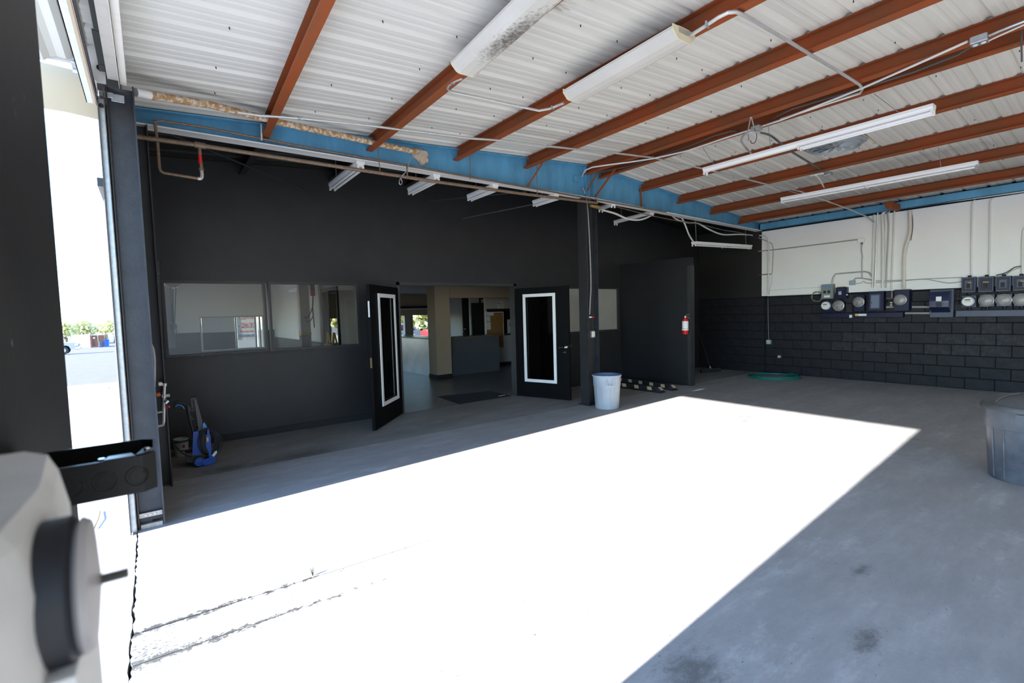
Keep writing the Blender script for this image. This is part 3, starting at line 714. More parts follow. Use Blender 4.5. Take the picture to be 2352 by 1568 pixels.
# ---- header over the opening
hd = thing('header_trim', 'ivory sheet metal header channel along the top of the bay opening', 'trim', (-.08, 2, 3.38))
obj('upper_leg', MB().box((-.075, 1.22, 3.36), (-.035, YJ - .03, 3.375)).box((-.038, 1.22, 3.375), (-.035, YJ - .03, 3.56)), ivory_metal, hd)
obj('lower_leg', MB().box((-.145, 1.22, 3.372), (-.079, YJ - .06, 3.385)).box((-.082, 1.22, 3.33), (-.079, YJ - .02, 3.372)), ivory_metal, hd)
foam_m = mat('dark_foam', (.09, .10, .10), .8)
yy = 1.3; xx = -.16
while yy < YJ - .1:
    stp = random.uniform(.25, .7); xx = -.165 - random.uniform(0, .03)
    obj('weather_strip', MB().box((xx, yy, 3.40), (-.147, min(yy + stp - .01, YJ - .1), 3.41)), foam_m, hd); yy += stp
obj('end_plate', MB().cbox((-.20, YJ + .18, 3.28), (-.14, YJ + .19, 3.62), .003), white_flange, hd)
# rolled-up curtain
cu = thing('roll_up_door', 'ivory corrugated roll up door curtain coiled above the opening', 'door', (-.47, 2.2, 3.4))
prof = []; nr = 48
for j in range(nr):
    a = 2 * PI * j / nr
    rr = .30 + (.016 if j % 4 in (0, 1) else -.008)
    prof.append((-.52 + rr * math.cos(a), 3.72 + rr * math.sin(a)))
obj('curtain', MB().rings([[(x, 1.2155, z) for x, z in prof], [(x, YJ - .07, z) for x, z in prof]], True, False), curtain_mat, cu)
obj('bottom_bar', MB().box((-.275, 1.2155, 3.19), (-.238, YJ - .02, 3.215)).box((-.275, 1.2155, 3.19), (-.27, YJ - .02, 3.42)), galv, cu)
obj('rubber_seal', MB().box((-.238, 1.2155, 3.185), (-.222, YJ + .01, 3.22)).box((-.222, 1.2155, 3.19), (-.216, YJ + .01, 3.225)), wood_trim, cu)
obj('edge_strip', MB().box((-.214, 1.2155, 3.20), (-.210, YJ - .05, 3.27)), navy_steel, cu)
obj('drum_bracket', MB().prism([(-.62, 4.665, 3.43), (-.285, 4.665, 3.43), (-.205, 4.665, 3.335), (-.155, 4.665, 3.335), (-.155, 4.665, 3.57), (-.62, 4.665, 4.0)], (0, 0, 0), (0, .012, 0)), white_flange, cu)
obj('axle_hole_disc', MB().cyl((-.185, 4.655, 3.44), (-.185, 4.664, 3.44), .018, 14), matte_black, cu)  # solid black disc painting the dark of the hole
obj('clip', MB().cbox((-.335, YJ - .16, 3.40), (-.305, YJ - .03, 3.412), .003).cyl((-.335, YJ - .03, 3.395), (-.305, YJ - .03, 3.395), .018, 10), galv, cu)
ca = thing('awning_end', 'beige sheet metal awning end hanging outside beyond the far jamb', 'awning', (-.6, 4.97, 3.15))
obj('end_panel', MB().prism([(-1.3, 4.82, 3.13), (-.42, 4.95, 3.18), (-.215, 4.98, 3.17), (-.215, 4.98, 3.5), (-1.3, 4.82, 3.5)], (0, 0, 0), (0, .012, 0)), beige_metal, ca)

# ================================================================== CEILING LAMPS
def frame_of(p0, p1):
    p0 = Vector(p0); p1 = Vector(p1); d = (p1 - p0).normalized()
    wv = Vector((d.y, -d.x, 0)).normalized(); u = wv.cross(d)
    if u.z < 0: u = -u
    return p0, p1, d, wv, u
def sect(p, wv, u, poly): return [p + wv * a + u * b for a, b in poly]
def wrap_lamp(label, p0, p1, lensm, near_cap_only=False):
    p0, p1, d, wv, u = frame_of(p0, p1)
    t = thing('wraparound_lamp', label, 'light fixture', (p0 + p1) / 2, None)
    hs = [(-.065, .045), (.065, .045), (.065, .092), (-.065, .092)]
    obj('housing', MB().rings([sect(p0, wv, u, hs), sect(p1, wv, u, hs)], True, False), white_plastic, t)
    ln = [(-.128, .078), (-.128, .058), (-.085, .012), (-.06, .002), (0, -.002), (.06, .002), (.085, .012), (.128, .058), (.128, .078), (.118, .078), (.118, .06), (.08, .02), (0, .008), (-.08, .02), (-.118, .06), (-.118, .078)]
    obj('lens', MB().rings([sect(p0 + d * .008, wv, u, ln), sect(p1 - d * .008, wv, u, ln)], True, False), lensm, t)
    cp = [(-.132, .088), (-.132, .055), (-.088, .008), (-.06, -.003), (.06, -.003), (.088, .008), (.132, .055), (.132, .088)]
    for q, s in ((p0, 1), (p1, -1)):
        obj('end_cap', MB().rings([sect(q, wv, u, cp), sect(q + d * .008 * s, wv, u, cp)], True, False), cream_plastic, t)
    return t
wrap_lamp('mildew stained wraparound ceiling lamp mounted under the second red purlin', (2.175, 3.47, 3.525), (2.10, 2.27, 3.525), stain_lens)
wrap_lamp('clean wraparound ceiling lamp with cream end caps under the third red purlin', (3.34, 3.43, 3.565), (3.30, 2.21, 3.565), lens_plastic)

def strip_lamp(label, p0, p1, tubes, chains=(), width=.108, group=None, mid=False):
    """bare fluorescent strip; tubes = list of (start, end, side)"""
    p0, p1, d, wv, u = frame_of(p0, p1); L = (p1 - p0).length; hw = width / 2
    t = thing('strip_light', label, 'light fixture', (p0 + p1) / 2, group)
    hs = [(-hw * .55, .0), (hw * .55, .0), (hw, .030), (hw, .058), (-hw, .058), (-hw, .030)]
    obj('housing', MB().rings([sect(p0, wv, u, hs), sect(p1, wv, u, hs)], True, False), white_plastic, t)
    sp = sorted({round(v, 3) for a, b, _ in tubes for v in (a, b)} | {0.0, round(L, 3)})
    for v in sp:
        for sgn in (-1, 1):
            c = p0 + d * min(max(v, .012), L - .012) + wv * (hw * .62 * sgn)
            r0 = [c + wv * a + d * b - u * .038 for a, b in ((-.012, -.01), (.012, -.01), (.012, .01), (-.012, .01))]
            obj('socket', MB().rings([r0, [q + u * .045 for q in r0]], True, False), white_plastic, t)
    for a, b, sgn in tubes:
        obj('tube', MB().cyl(p0 + d * (a + .02) + wv * (hw * .62 * sgn) - u * .022, p0 + d * (b - .02) + wv * (hw * .62 * sgn) - u * .022, .0155, 10), tube_glass, t)
    for a, top in chains:
        q = p0 + d * a + u * .058
        obj('hanger_chain', MB().tube([q, top], .0035, 5), grey_pipe, t)
    return t
strip_lamp('long white fluorescent strip hung below the ridge purlins, tubes only in its right half', (6.295, 3.91, 3.45), (6.285, 1.44, 3.45), [(1.235, 2.47, 1), (1.235, 2.47, -1)], [(.15, Vector((6.32, 3.95, 3.80))), (.9, Vector((6.31, 3.05, 3.80))), (2.2, Vector((6.31, 1.95, 3.80)))])
strip_lamp('long white fluorescent strip hung nearest the panel wall with one tube row', (8.90, 4.07, 3.375), (9.00, 1.59, 3.375), [(0, 1.235, 1), (1.235, 2.47, 1)], [(.3, Vector((8.48, 4.1, 3.61))), (2.1, Vector((8.50, 1.9, 3.61)))])
bk = [('leftmost', 2.125, 6.94, 5.78), ('second from the left', 3.147, 6.63, 5.80), ('third from the left', 4.10, 6.55, 5.82), ('last before the centre column', 5.25, 6.36, 5.80)]
for nm, x, ya, yb_ in bk:
    strip_lamp('white fluorescent strip behind the blue beam against black roof, %s' % nm, (x, ya, 3.37), (x - .01, yb_, 3.37), [(0, ya - yb_, 1), (0, ya - yb_, -1)], [(.2, Vector((x, ya - .2, roofz(x) - .01))), (ya - yb_ - .2, Vector((x, yb_ + .2, roofz(x) - .01)))], .10, 'strips behind the beam')
strip_lamp('white fluorescent strip behind the beam just right of the centre column', (7.925, 6.97, 3.375), (7.78, 5.93, 3.375), [], [(.2, Vector((7.9, 6.8, roofz(7.9) - .01)))], .10)
strip_lamp('short end of a white strip light poking out above the centre column', tuple(at(1379, 483, 'z', 3.40)), tuple(at(1409, 472, 'z', 3.40)), [], [(.1, Vector((6.45, 5.95, 3.93)))], .10)
strip_lamp('cream strip light dangling low and tilted in front of the black corner', (9.13, 5.93, 2.885), (11.42, 5.93, 2.94), [(0, 1.15, 1), (1.15, 2.29, 1)], [(.1, Vector((9.2, 5.93, 3.38))), (2.1, Vector((11.2, 5.93, 3.34)))], .11)

# ================================================================== CONDUITS AND PIPES UNDER THE ROOF
def pipe(label, pts, r, mt, cat='conduit', name='conduit', smooth=0, n=8, clamps=()):
    pts = bez(pts, smooth) if smooth else pts
    o = obj(name, MB().tube(pts, r, n), mt); tag(o, label, cat)
    for c in clamps:
        c = Vector(c); obj('clamp', MB().cbox(c - Vector((r * 1.6, .008, r * 1.5)), c + Vector((r * 1.6, .008, r * 1.5)), .002), galv, o)
    return o
A = at
cp_ = [(545, 258), (600, 266), (640, 268), (700, 273), (860, 290), (1080, 318), (1150, 322), (1250, 335), (1400, 350), (1500, 362), (1640, 393), (1760, 423), (1840, 440), (1950, 480), (1990, 497), (2008, 510)]
pipe('thin white conduit crossing under all purlins just in front of the blue beam', [(lambda p, q: p if p.x < 11.48 else A(q[0], q[1], 'x', 11.5))(under(*q), q) for q in cp_], .0125, emt, clamps=[under(690, 272), under(1500, 362), under(1258, 336)])
pipe('bent grey conduit linking the stained lamp to the clean lamp', path([(1062, 180), (1046, 186), (1031, 196), (1028, 203), (1032, 209), (1046, 213), (1100, 224), (1200, 246), (1238, 254), (1262, 250), (1295, 237)], 'z', 3.575), .0115, emt, clamps=[A(1040, 189, 'z', 3.575), A(1270, 247, 'z', 3.575)])
pipe('long bent conduit looping from the clean lamp over two purlins to the ridge', [under(*q, .178) for q in [(1572, 90), (1620, 60), (1650, 40), (1672, 29), (1690, 27), (1706, 33), (1730, 46), (1850, 118), (1960, 185), (1975, 195), (1981, 205), (1975, 214), (1950, 222), (1900, 238), (1793, 274)]], .0135, emt, clamps=[under(1625, 56, .178)])
pipe('white painted conduit running along the ridge purlin and down to the column', path([(1338, 430), (1336, 414), (1338, 402), (1344, 391), (1360, 384), (1400, 378), (1440, 373), (1500, 364), (1580, 346), (1665, 317), (1793, 276), (1974, 205), (2100, 150), (2223, 95)], 'z', 3.78), .011, white_pipe)
pipe('grey flexible cable lying on the sixth purlin towards the junction box', path([(1372, 396), (1440, 383), (1580, 337), (1640, 312), (1680, 301), (1712, 303), (1745, 296), (1785, 267), (1820, 250), (1960, 209), (2100, 165), (2200, 126), (2232, 106)], 'z', 3.84), .009, dark_pipe)
jbx = thing('junction_box', 'silver two gang junction box on the ridge conduit near the top right', 'electrical box', A(2250, 92, 'z', 3.76))
c0 = A(2250, 92, 'z', 3.76)
obj('box', MB().cbox(c0 + Vector((-.05, -.055, -.03)), c0 + Vector((.05, .055, .03)), .006), galv, jbx)
obj('socket_face', MB().cyl(c0 + Vector((.0, -.025, -.034)), c0 + Vector((0, -.025, -.03)), .017, 14).cyl(c0 + Vector((0, .025, -.034)), c0 + Vector((0, .025, -.03)), .017, 14), white_label, jbx)
pipe('armoured cable leaving the silver junction box towards the right edge', path([(2272, 82), (2300, 70), (2330, 58), (2372, 42)], 'z', 3.76), .010, galv)
pipe('second thin conduit below the armoured cable at the top right', path([(2268, 95), (2300, 80), (2372, 48)], 'z', 3.74), .007, white_pipe)
pipe('dark steel chain hanging at the right picture edge', path([(2347, 52), (2346, 95), (2347, 142)], 'x', 6.0), .006, dark_pipe, 'chain', 'chain')
jb2 = thing('junction_box', 'dark open junction box with chains and loops under the ridge purlins', 'electrical box', A(1738, 296, 'z', 3.70))
c0 = A(1738, 296, 'z', 3.70)
obj('box', MB().cbox(c0 + Vector((-.05, -.05, -.02)), c0 + Vector((.05, .05, .03)), .005), grey_pipe, jb2)
obj('chain', MB().tube(path([(1724, 270), (1718, 300), (1720, 322)], 'z', 3.70), .007, 6), emt, jb2)
obj('chain', MB().tube(path([(1726, 270), (1733, 296)], 'z', 3.70), .007, 6), emt, jb2)
obj('cable_loop', MB().tube(bez(path([(1733, 296), (1738, 311), (1735, 326), (1727, 329), (1724, 323)], 'z', 3.68), 5), .005, 6), dark_pipe, jb2)
pipe('flexible conduit curling from the open junction box to the long strip light', path([(1745, 304), (1726, 303), (1710, 309), (1703, 320), (1706, 331), (1714, 340), (1725, 352)], 'z', 3.62), .0125, grey_pipe, smooth=4)
pipe('flexible conduit passing over the long strip to the next purlin', path([(1745, 304), (1767, 310), (1782, 320), (1795, 331), (1818, 348), (1857, 372), (1893, 394)], 'z', 3.64), .0125, dark_pipe, smooth=4)
jb3 = thing('junction_box', 'grey junction box under the eighth purlin feeding the strip near the wall', 'electrical box', A(1902, 399, 'z', 3.56))
c0 = A(1902, 399, 'z', 3.58)
obj('box', MB().cbox(c0 + Vector((-.05, -.05, -.03)), c0 + Vector((.05, .05, .02)), .005), galv, jb3)
obj('nipple', MB().tube(path([(1893, 398), (1868, 402), (1862, 404)], 'z', 3.57), .010, 8), white_pipe, jb3)
pipe('short white flexible whip dropping to the strip near the wall', path([(1874, 403), (1880, 408), (1886, 417), (1893, 431)], 'z', 3.50), .012, white_pipe, smooth=4)

# roof ventilator
vent_galv = mat('vent_galvanised', (.42, .46, .50), .45, .2)
rv = thing('roof_ventilator', 'round galvanised roof ventilator set in a torn square of the roof', 'vent', (7.86, 2.87, 3.78))
vz = roofz(7.86) - .004
obj('flange', MB().lathe([(.29, .0), (.36, .0), (.36, -.012), (.29, -.012), (.29, .0)], (7.86, 2.87, vz - .002), 40), vent_galv, rv)
obj('throat', MB().lathe([(.29, -.05), (.30, -.05), (.30, .0), (.29, .0), (.29, -.05)], (7.86, 2.87, vz - .002), 40), vent_galv, rv)
for j in range(14):
    fn = MB()
    a = 2 * PI * j / 14
    fn.rings([[(7.86 + r * math.cos(a + b), 2.87 + r * math.sin(a + b), vz + h) for r, b, h in ((.06, 0, -.012), (.285, 0, -.012), (.285, .25, -.03), (.06, .25, -.03))], [(7.86 + r * math.cos(a + b), 2.87 + r * math.sin(a + b), vz + h) for r, b, h in ((.06, 0, -.010), (.285, 0, -.010), (.285, .25, -.028), (.06, .25, -.028))]], True, False)
    obj('blade', fn, vent_galv, rv)
obj('back_plate', MB().lathe([(.001, -.004), (.289, -.004), (.289, -.001), (.001, -.001)], (7.86, 2.87, vz - .002), 40), vent_galv, rv)
obj('torn_square', MB().box((7.48, 2.49, vz - .006), (8.24, 2.51, vz - .002)).box((7.48, 3.23, vz - .006), (8.24, 3.25, vz - .002)).box((8.22, 2.51, vz - .02), (8.24, 3.23, vz - .012)), beige_metal, rv)

# pipes along the beam
yp = YW - .17
gp = thing('gas_pipe', 'bronze painted gas pipe hung below the blue beam with a drop loop at left', 'pipe', A(800, 372, 'y', yp))
obj('main_run', MB().tube(path([(300, 312), (460, 334), (700, 371), (1000, 417), (1200, 445), (1372, 466)], 'y', yp), .021, 10), bronze, gp)
obj('tee', MB().tube(path([(447, 332), (472, 336)], 'y', yp), .030, 10), bronze, gp)
obj('drop', MB().tube(path([(458, 338), (460, 362), (463, 388)], 'y', yp), .015, 8), bronze, gp)
obj('valve_label', MB().tube(path([(459, 356), (460.5, 376)], 'y', yp), .0175, 10), red_paint, gp, 'red label wrapped on the drop')
obj('union', MB().tube(path([(462, 386), (463, 392)], 'y', yp), .024, 10), bronze, gp)
obj('elbow', MB().tube(bez(path([(463, 392), (464, 404), (461, 410), (454, 410)], 'y', yp), 4), .016, 8), emt, gp)
obj('return_run', MB().tube(path([(455, 410), (376, 397), (369, 393), (366, 385), (362, 330), (356, 282)], 'y', yp), .014, 8), bronze, gp)
obj('hanger', MB().tube(path([(600, 285), (601, 322)], 'y', yp), .008, 6), white_pipe, gp)
obj('hanger', MB().tube(path([(867, 318), (869, 356), (873, 394)], 'y', yp), .006, 6), bronze, gp)
obj('hanger', MB().tube(path([(1079, 342), (1080, 378), (1080, 412)], 'y', yp), .006, 6), bronze, gp)
obj('hanger', MB().tube(path([(1235, 370), (1233, 400), (1234, 450)], 'y', yp), .006, 6), bronze, gp)
obj('hanger', MB().tube(path([(935, 378), (935, 404)], 'y', yp), .010, 6), bronze, gp)
obj('hanger', MB().tube(path([(1352, 400), (1354, 468)], 'y', yp), .006, 6), bronze, gp)
obj('end_fitting', MB().tube(path([(1356, 472), (1374, 476), (1380, 477)], 'y', yp), [.022, .03, .016], 10), mat('brass', (.5, .34, .12), .4, .7), gp)
obj('upper_run', MB().tube(path([(350, 280), (372, 277), (480, 294), (700, 338), (1000, 392), (1200, 428), (1400, 464), (1530, 487)], 'y', YW - .10), .012, 8), bronze, gp)
tp = thing('sprinkler_pipe', 'tan rust flaked pipe slanting along the top of the blue beam', 'pipe', A(650, 283, 'y', 5.45))
obj('run', MB().tube([A(345, 219, 'y', 4.98), A(480, 240, 'y', 5.15), A(650, 283, 'y', 5.4), A(800, 315, 'y', 5.56), A(960, 350, 'y', 5.74)], .032, 12), tan_rust, tp)
obj('white_end', MB().tube([A(312, 212, 'y', 4.93), A(345, 219, 'y', 4.98)], .033, 12), white_flange, tp)
cpt = A(966, 357, 'y', YW - .03)
bl = MB()
for q, r_ in (((0, 0, 0), .085), ((.05, 0, .02), .06), ((-.05, 0, .02), .07), ((.02, 0, -.08), .045), ((.07, 0, -.05), .04)):
    bl.lathe([(.001, -.03), (r_ * .7, -.025), (r_, 0), (r_, .02)], (cpt[0] + q[0], cpt[1], cpt[2] + q[2]), 14, 'y')
obj('patch', bl, mat('tan_plaster', (.55, .45, .34), .9, 0, (.45, .36, .26), 20, .3), tp, 'lumpy tan plaster patch on the beam')
hk = MB().tube(bez(path([(964, 350), (948, 358), (940, 372), (934, 392), (922, 405), (917, 418), (920, 424), (924, 418), (921, 408), (930, 398)], 'y', yp - .03), 4), .006, 6)
tag(obj('wire_hook', hk, galv), 'looped galvanised wire hook hanging from the plaster patch', 'wire')

# things behind the beam near the column
YQ = 5.97
pipe('white plastic conduit sagging between two strip lights right of the column', path([(1382, 482), (1412, 490), (1440, 502), (1465, 505), (1485, 500), (1502, 490)], 'y', YQ), .017, white_pipe, smooth=5)
pipe('white plastic conduit sagging along the beam foot to the panel wall', path([(1523, 484), (1538, 490), (1556, 505), (1580, 511), (1603, 513), (1625, 525), (1650, 536), (1669, 539), (1701, 538), (1738, 541)], 'y', YQ), .016, white_pipe, smooth=4)
pipe('white plastic conduit dropping to the dangling strip light', path([(1563, 498), (1568, 504), (1574, 517), (1583, 540), (1596, 560)], 'y', YQ - .01), .015, white_pipe, smooth=4)
wb2 = thing('junction_box', 'small white junction box where the sagging conduits meet below the beam', 'electrical box', A(1561, 497, 'y', YQ))
c0 = A(1561, 497, 'y', YQ)
obj('box', MB().cbox(c0 + Vector((-.05, -.03, -.03)), c0 + Vector((.05, .03, .02)), .005), white_pipe, wb2)
pipe('brown cable strung just under the blue beam right of the column', path([(1408, 473), (1495, 495), (1560, 508), (1603, 514)], 'y', YQ - .04), .008, bronze, 'cable', 'cable')
pipe('thin grey cable trailing to the panel wall corner', path([(1604, 514), (1660, 528), (1700, 534), (1742, 546)], 'y', YQ - .03), .005, grey_pipe, 'cable', 'cable')
pipe('black diagonal brace rod under the black roof at left', [A(390, 307, 'y', 5.95), A(701, 437, 'y', 7.3)], .010, black_steel, 'rod', 'brace_rod')
pipe('black brace rod crossing low near the centre column', [A(1062, 502, 'y', 7.375), A(1325, 449, 'y', 5.88)], .009, black_steel, 'rod', 'brace_rod')
pipe('black brace rod between the second and third strips', [A(983, 462, 'y', 7.3), A(1210, 440, 'y', 6.0)], .008, black_steel, 'rod', 'brace_rod')
tag(obj('sensor_box', MB().cyl(A(1331, 482, 'y', 6.4) + Vector((.025, .025, .06)), Vector((A(1331, 482, 'y', 6.4)[0] + .025, 6.425, roofz(6.3) - .004)), .008, 6).cbox(A(1331, 482, 'y', 6.4), A(1331, 482, 'y', 6.4) + Vector((.05, .05, .07)), .006).cbox(A(1331, 490, 'y', 6.4) + Vector((.0, -.02, 0)), A(1331, 490, 'y', 6.4) + Vector((.03, 0, .04)), .004), white_plastic), 'small white sensor box in the dark left of the column head', 'sensor')

# conduit and receptacle on the centre column
pipe('grey conduit bowing down the recess of the centre column', path([(1338, 430), (1347, 457), (1352, 518), (1356, 606), (1357, 660), (1355.5, 690), (1354, 722)], 'y', YW - .03), .0115, grey_pipe, smooth=4)
rc = thing('receptacle', 'steel receptacle box with cord on the centre column above the grey bin', 'outlet', A(1365, 768, 'y', YW - .01))
obj('box', MB().cbox(A(1360.5, 775, 'y', YW - .06), A(1360.5, 775, 'y', YW - .06) + Vector((.075, .052, .11)), .005), emt, rc)
q = A(1360.5, 775, 'y', YW - .062)
for dz in (.022, .062): obj('socket', MB().cbox(q + Vector((.02, -.004, dz)), q + Vector((.055, .003, dz + .03)), .003), cream_plastic, rc)
obj('cord', MB().tube(path([(1361, 733), (1360, 745), (1363, 762)], 'y', YW - .05), .005, 6), black_plastic, rc)
obj('plug', MB().tube(path([(1353, 728), (1358, 728)], 'y', YW - .05), .013, 8), white_plastic, rc)
obj('plug_collar', MB().tube(path([(1358, 728), (1364, 728.5)], 'y', YW - .05), .013, 8), red_paint, rc)

# ================================================================== PANEL WALL: CONDUITS, METERS
XW = XR - .014
def wpipe(label, pts, r, mt, smooth=0, cat='conduit', off=None, name='conduit'):
    return pipe(label, path(pts, 'x', XW - (off if off is not None else r + .002)), r, mt, cat, name, smooth)
wpipe('pale vertical conduit near the black edge of the panel wall', [(1744, 541), (1756, 541), (1763, 547), (1766, 560), (1765, 620), (1764, 676)], .014, white_pipe, off=.045)
wpipe('grey conduit bent from the corner down beside the pale conduit', [(1742, 546), (1758, 552), (1773, 559), (1776, 570), (1775, 600), (1773, 630)], .010, grey_pipe, off=.02)
wpipe('thin wire dropping along the pale conduit to the rail', [(1773, 632), (1772, 650), (1768, 665), (1766, 676)], .004, grey_pipe, 3, 'cable', name='cable')
wpipe('dark horizontal conduit across the upper panel to the white box', [(1742, 577), (1790, 572), (1850, 565), (1970, 550)], .012, grey_pipe)
wpipe('short dark stub conduit from the black corner at mid height', [(1742, 631), (1773, 629)], .010, dark_pipe)
bx = thing('junction_box', 'white square junction box at the end of the dark horizontal conduit', 'electrical box', A(1979, 552, 'x', XW))
a_, b_ = A(1971.5, 557.5, 'x', XW), A(1987, 546.5, 'x', XW)
obj('box', MB().cbox((XW - .055, a_[1], a_[2]), (XW - .001, b_[1], b_[2]), .005), white_plastic, bx)
obj('connector', MB().cyl(A(1979.5, 557, 'x', XW - .03), A(1979.5, 561, 'x', XW - .03), .018, 10), dark_pipe, bx)
wpipe('grey conduit dropping from the white junction box to the bell box', [(1979.5, 561), (1978.5, 575), (1981, 590), (1980, 600), (1980, 640)], .011, grey_pipe)
wpipe('thick grey conduit arching from the grey green breaker box', [(1912, 650), (1912.5, 643), (1914, 637), (1918, 631), (1925, 628.5), (1980, 624), (1990, 624.5), (1997, 627), (2003, 635)], .016, grey_pipe, 3)
wpipe('white vertical conduit into the left edge of the door panel box', [(2008, 493), (2006, 560), (2003.5, 660)], .017, white_pipe)
wpipe('grey vertical conduit elbowing up over the panel wall top', [(2026, 472), (2020, 478), (2016, 490), (2014.5, 512), (2012, 580), (2009, 662)], .013, emt)
wpipe('thick white conduit hooked over the panel wall top', [(2035, 484), (2029, 489), (2026.6, 497), (2028, 530), (2028, 600), (2027.5, 661)], .026, white_pipe, 3)
wpipe('thin white conduit close beside the thick hooked conduit', [(2033, 492), (2033, 560), (2032.6, 661)], .010, white_pipe)
wpipe('grey conduit swinging right beside the thick hooked conduit', [(2038, 487), (2040.5, 510), (2040.6, 530), (2038, 590), (2034.5, 661)], .013, grey_pipe, 3)
wpipe('faint white conduit over the small open breaker box', [(2054.5, 484), (2052, 560), (2047, 664)], .014, white_pipe)
wpipe('fat tan white pipe wandering down to the big meter box', [(2090, 484), (2090.5, 527), (2087, 545), (2080, 567), (2076, 600), (2076.5, 662)], .030, mat('tan_white_pipe', (.62, .57, .49), .6, 0, (.68, .65, .60), 9), 4)
wpipe('thin dark cable taped to the fat tan white pipe', [(2093, 486), (2096, 505), (2096, 525), (2092, 552)], .007, dark_pipe, 3, 'cable', .03, 'cable')
wpipe('white conduit running along the top edge of the panel wall', [(2041, 489), (2044, 484), (2051, 481), (2100, 474), (2229, 457), (2352, 440)], .010, white_pipe)
wpipe('white conduit above the first breaker box of the right bank', [(2240, 459), (2235, 463), (2233, 470), (2231, 560), (2231, 634)], .013, white_pipe)
wpipe('white conduit above the second breaker box of the right bank', [(2281, 455), (2276, 459), (2274, 466), (2273, 560), (2271.5, 633)], .013, white_pipe)
wpipe('white conduit at the right picture edge above the last breaker box', [(2356, 520), (2350, 530), (2348, 560), (2348, 631)], .014, white_pipe)
wpipe('straight grey cable strung level across the panel wall', [(2012, 645), (2080, 643), (2130, 640), (2211, 637)], .006, grey_pipe, 0, 'cable', .03, 'cable')
wpipe('sagging grey cable looping to the first breaker of the bank', [(2012, 649), (2060, 646), (2120, 641), (2150, 645), (2180, 650), (2211, 646)], .006, grey_pipe, 4, 'cable', .04, 'cable')
wpipe('dark cable rising over the right breaker bank', [(2288, 632), (2305, 628), (2318, 622), (2330, 614), (2346, 611)], .009, dark_pipe, 3, 'cable', .02, 'cable')
wpipe('pale cable below the dark cable over the right breaker bank', [(2312, 630), (2325, 621), (2346, 614)], .006, grey_pipe, 3, 'cable', .02, 'cable')
wpipe('thin pale line cable above the white rail', [(1768, 667), (1820, 663), (1890, 659)], .005, white_pipe, 0, 'cable', name='cable')
rl = A(1764, 679, 'x', XW); rr = A(1882, 674.5, 'x', XW)
tag(obj('wall_rail', MB().cbox((XW - .035, rl[1], rl[2] - .012), (XW - .002, rr[1], rr[2] + .008), .003), white_pipe), 'white angle rail where the panel wall meets the black blocks', 'rail')
cc_ = A(1876.5, 681, 'x', XW - .05)
coil = []
for j in range(44):
    a = 2 * PI * j / 14; r_ = .105 + .012 * math.sin(j * 1.7)
    coil.append((cc_[0] + .012 * math.sin(j), cc_[1] + r_ * math.cos(a), cc_[2] + r_ * math.sin(a)))
tag(obj('cable_coil', MB().tube(coil, .006, 6), mat('olive_cable', (.17, .17, .13), .6)), 'coil of olive cable hanging at the end of the white rail', 'cable')
# bell box with its leads
bb = thing('bell_box', 'small pale blue bell box with two cables on the panel wall', 'electrical box', A(1959, 648, 'x', XW))
a_, b_ = A(1953, 655, 'x', XW), A(1966, 643.5, 'x', XW)
obj('box', MB().cbox((XW - .06, a_[1], a_[2]), (XW - .001, b_[1], b_[2]), .01), mat('pale_blue_box', (.30, .37, .45), .5), bb)
obj('lead', MB().tube(bez(path([(1961, 644), (1964, 640), (1972, 638.5), (1985, 639.5), (2003, 643)], 'x', XW - .03), 3), .012, 8), grey_pipe, bb)
obj('lead', MB().tube(bez(path([(1966, 651), (1978, 649.5), (1984, 646), (1990, 650), (2003, 650)], 'x', XW - .03), 3), .007, 6), grey_pipe, bb)

def wrect(px0, py0, px1, py1, x=XR):
    a = A(px0, py1, 'x', x); b = A(px1, py0, 'x', x)
    return (min(a[1], b[1]), max(a[1], b[1]), min(a[2], b[2]), max(a[2], b[2]))
def wbox(mb, r, d0, d1, c=.006): return mb.cbox((XR - d1, r[0], r[2]), (XR - d0, r[1], r[3]), c)
def inset(r, f, g=None):
    g = f if g is None else g
    w_, h_ = (r[1] - r[0]), (r[3] - r[2]); return (r[0] + w_ * f, r[1] - w_ * f, r[2] + h_ * g, r[3] - h_ * g)
def sub(r, u0, u1, v0, v1):   # u from picture left (far end, high y) to right, v from bottom to top
    w_, h_ = (r[1] - r[0]), (r[3] - r[2]); return (r[1] - w_ * u1, r[1] - w_ * u0, r[2] + h_ * v0, r[2] + h_ * v1)
def dial(t, r, u, v, rad, digital, depth):
    cy = r[1] - (r[1] - r[0]) * u; cz = r[2] + (r[3] - r[2]) * v; x0 = XR - depth
    obj('ring', MB().lathe([(rad * 1.02, 0), (rad * 1.14, -.006), (rad * 1.14, -.022), (rad * 1.0, -.03), (rad * 1.0, 0)], (x0, cy, cz), 28, 'x'), emt if not digital else slate_steel, t)
    if digital:
        obj('face', MB().lathe([(.0005, -.075), (rad * .78, -.072), (rad * .94, -.058), (rad * .98, -.02), (rad * .98, 0)], (x0, cy, cz), 28, 'x'), white_label, t)
        obj('display', MB().cbox((x0 - .078, cy - rad * .42, cz + rad * .22), (x0 - .0735, cy + rad * .42, cz + rad * .40), .001), matte_black, t)
        obj('barcode', MB().cbox((x0 - .0765, cy - rad * .5, cz - rad * .10), (x0 - .0735, cy + rad * .5, cz - rad * .03), .001), grey_pipe, t)
    else:
        obj('face', MB().lathe([(.0005, -.05), (rad * .7, -.048), (rad * .95, -.035), (rad * .98, -.01), (rad * .98, 0)], (x0, cy, cz), 28, 'x'), meter_face if digital is False else meter_glass, t)

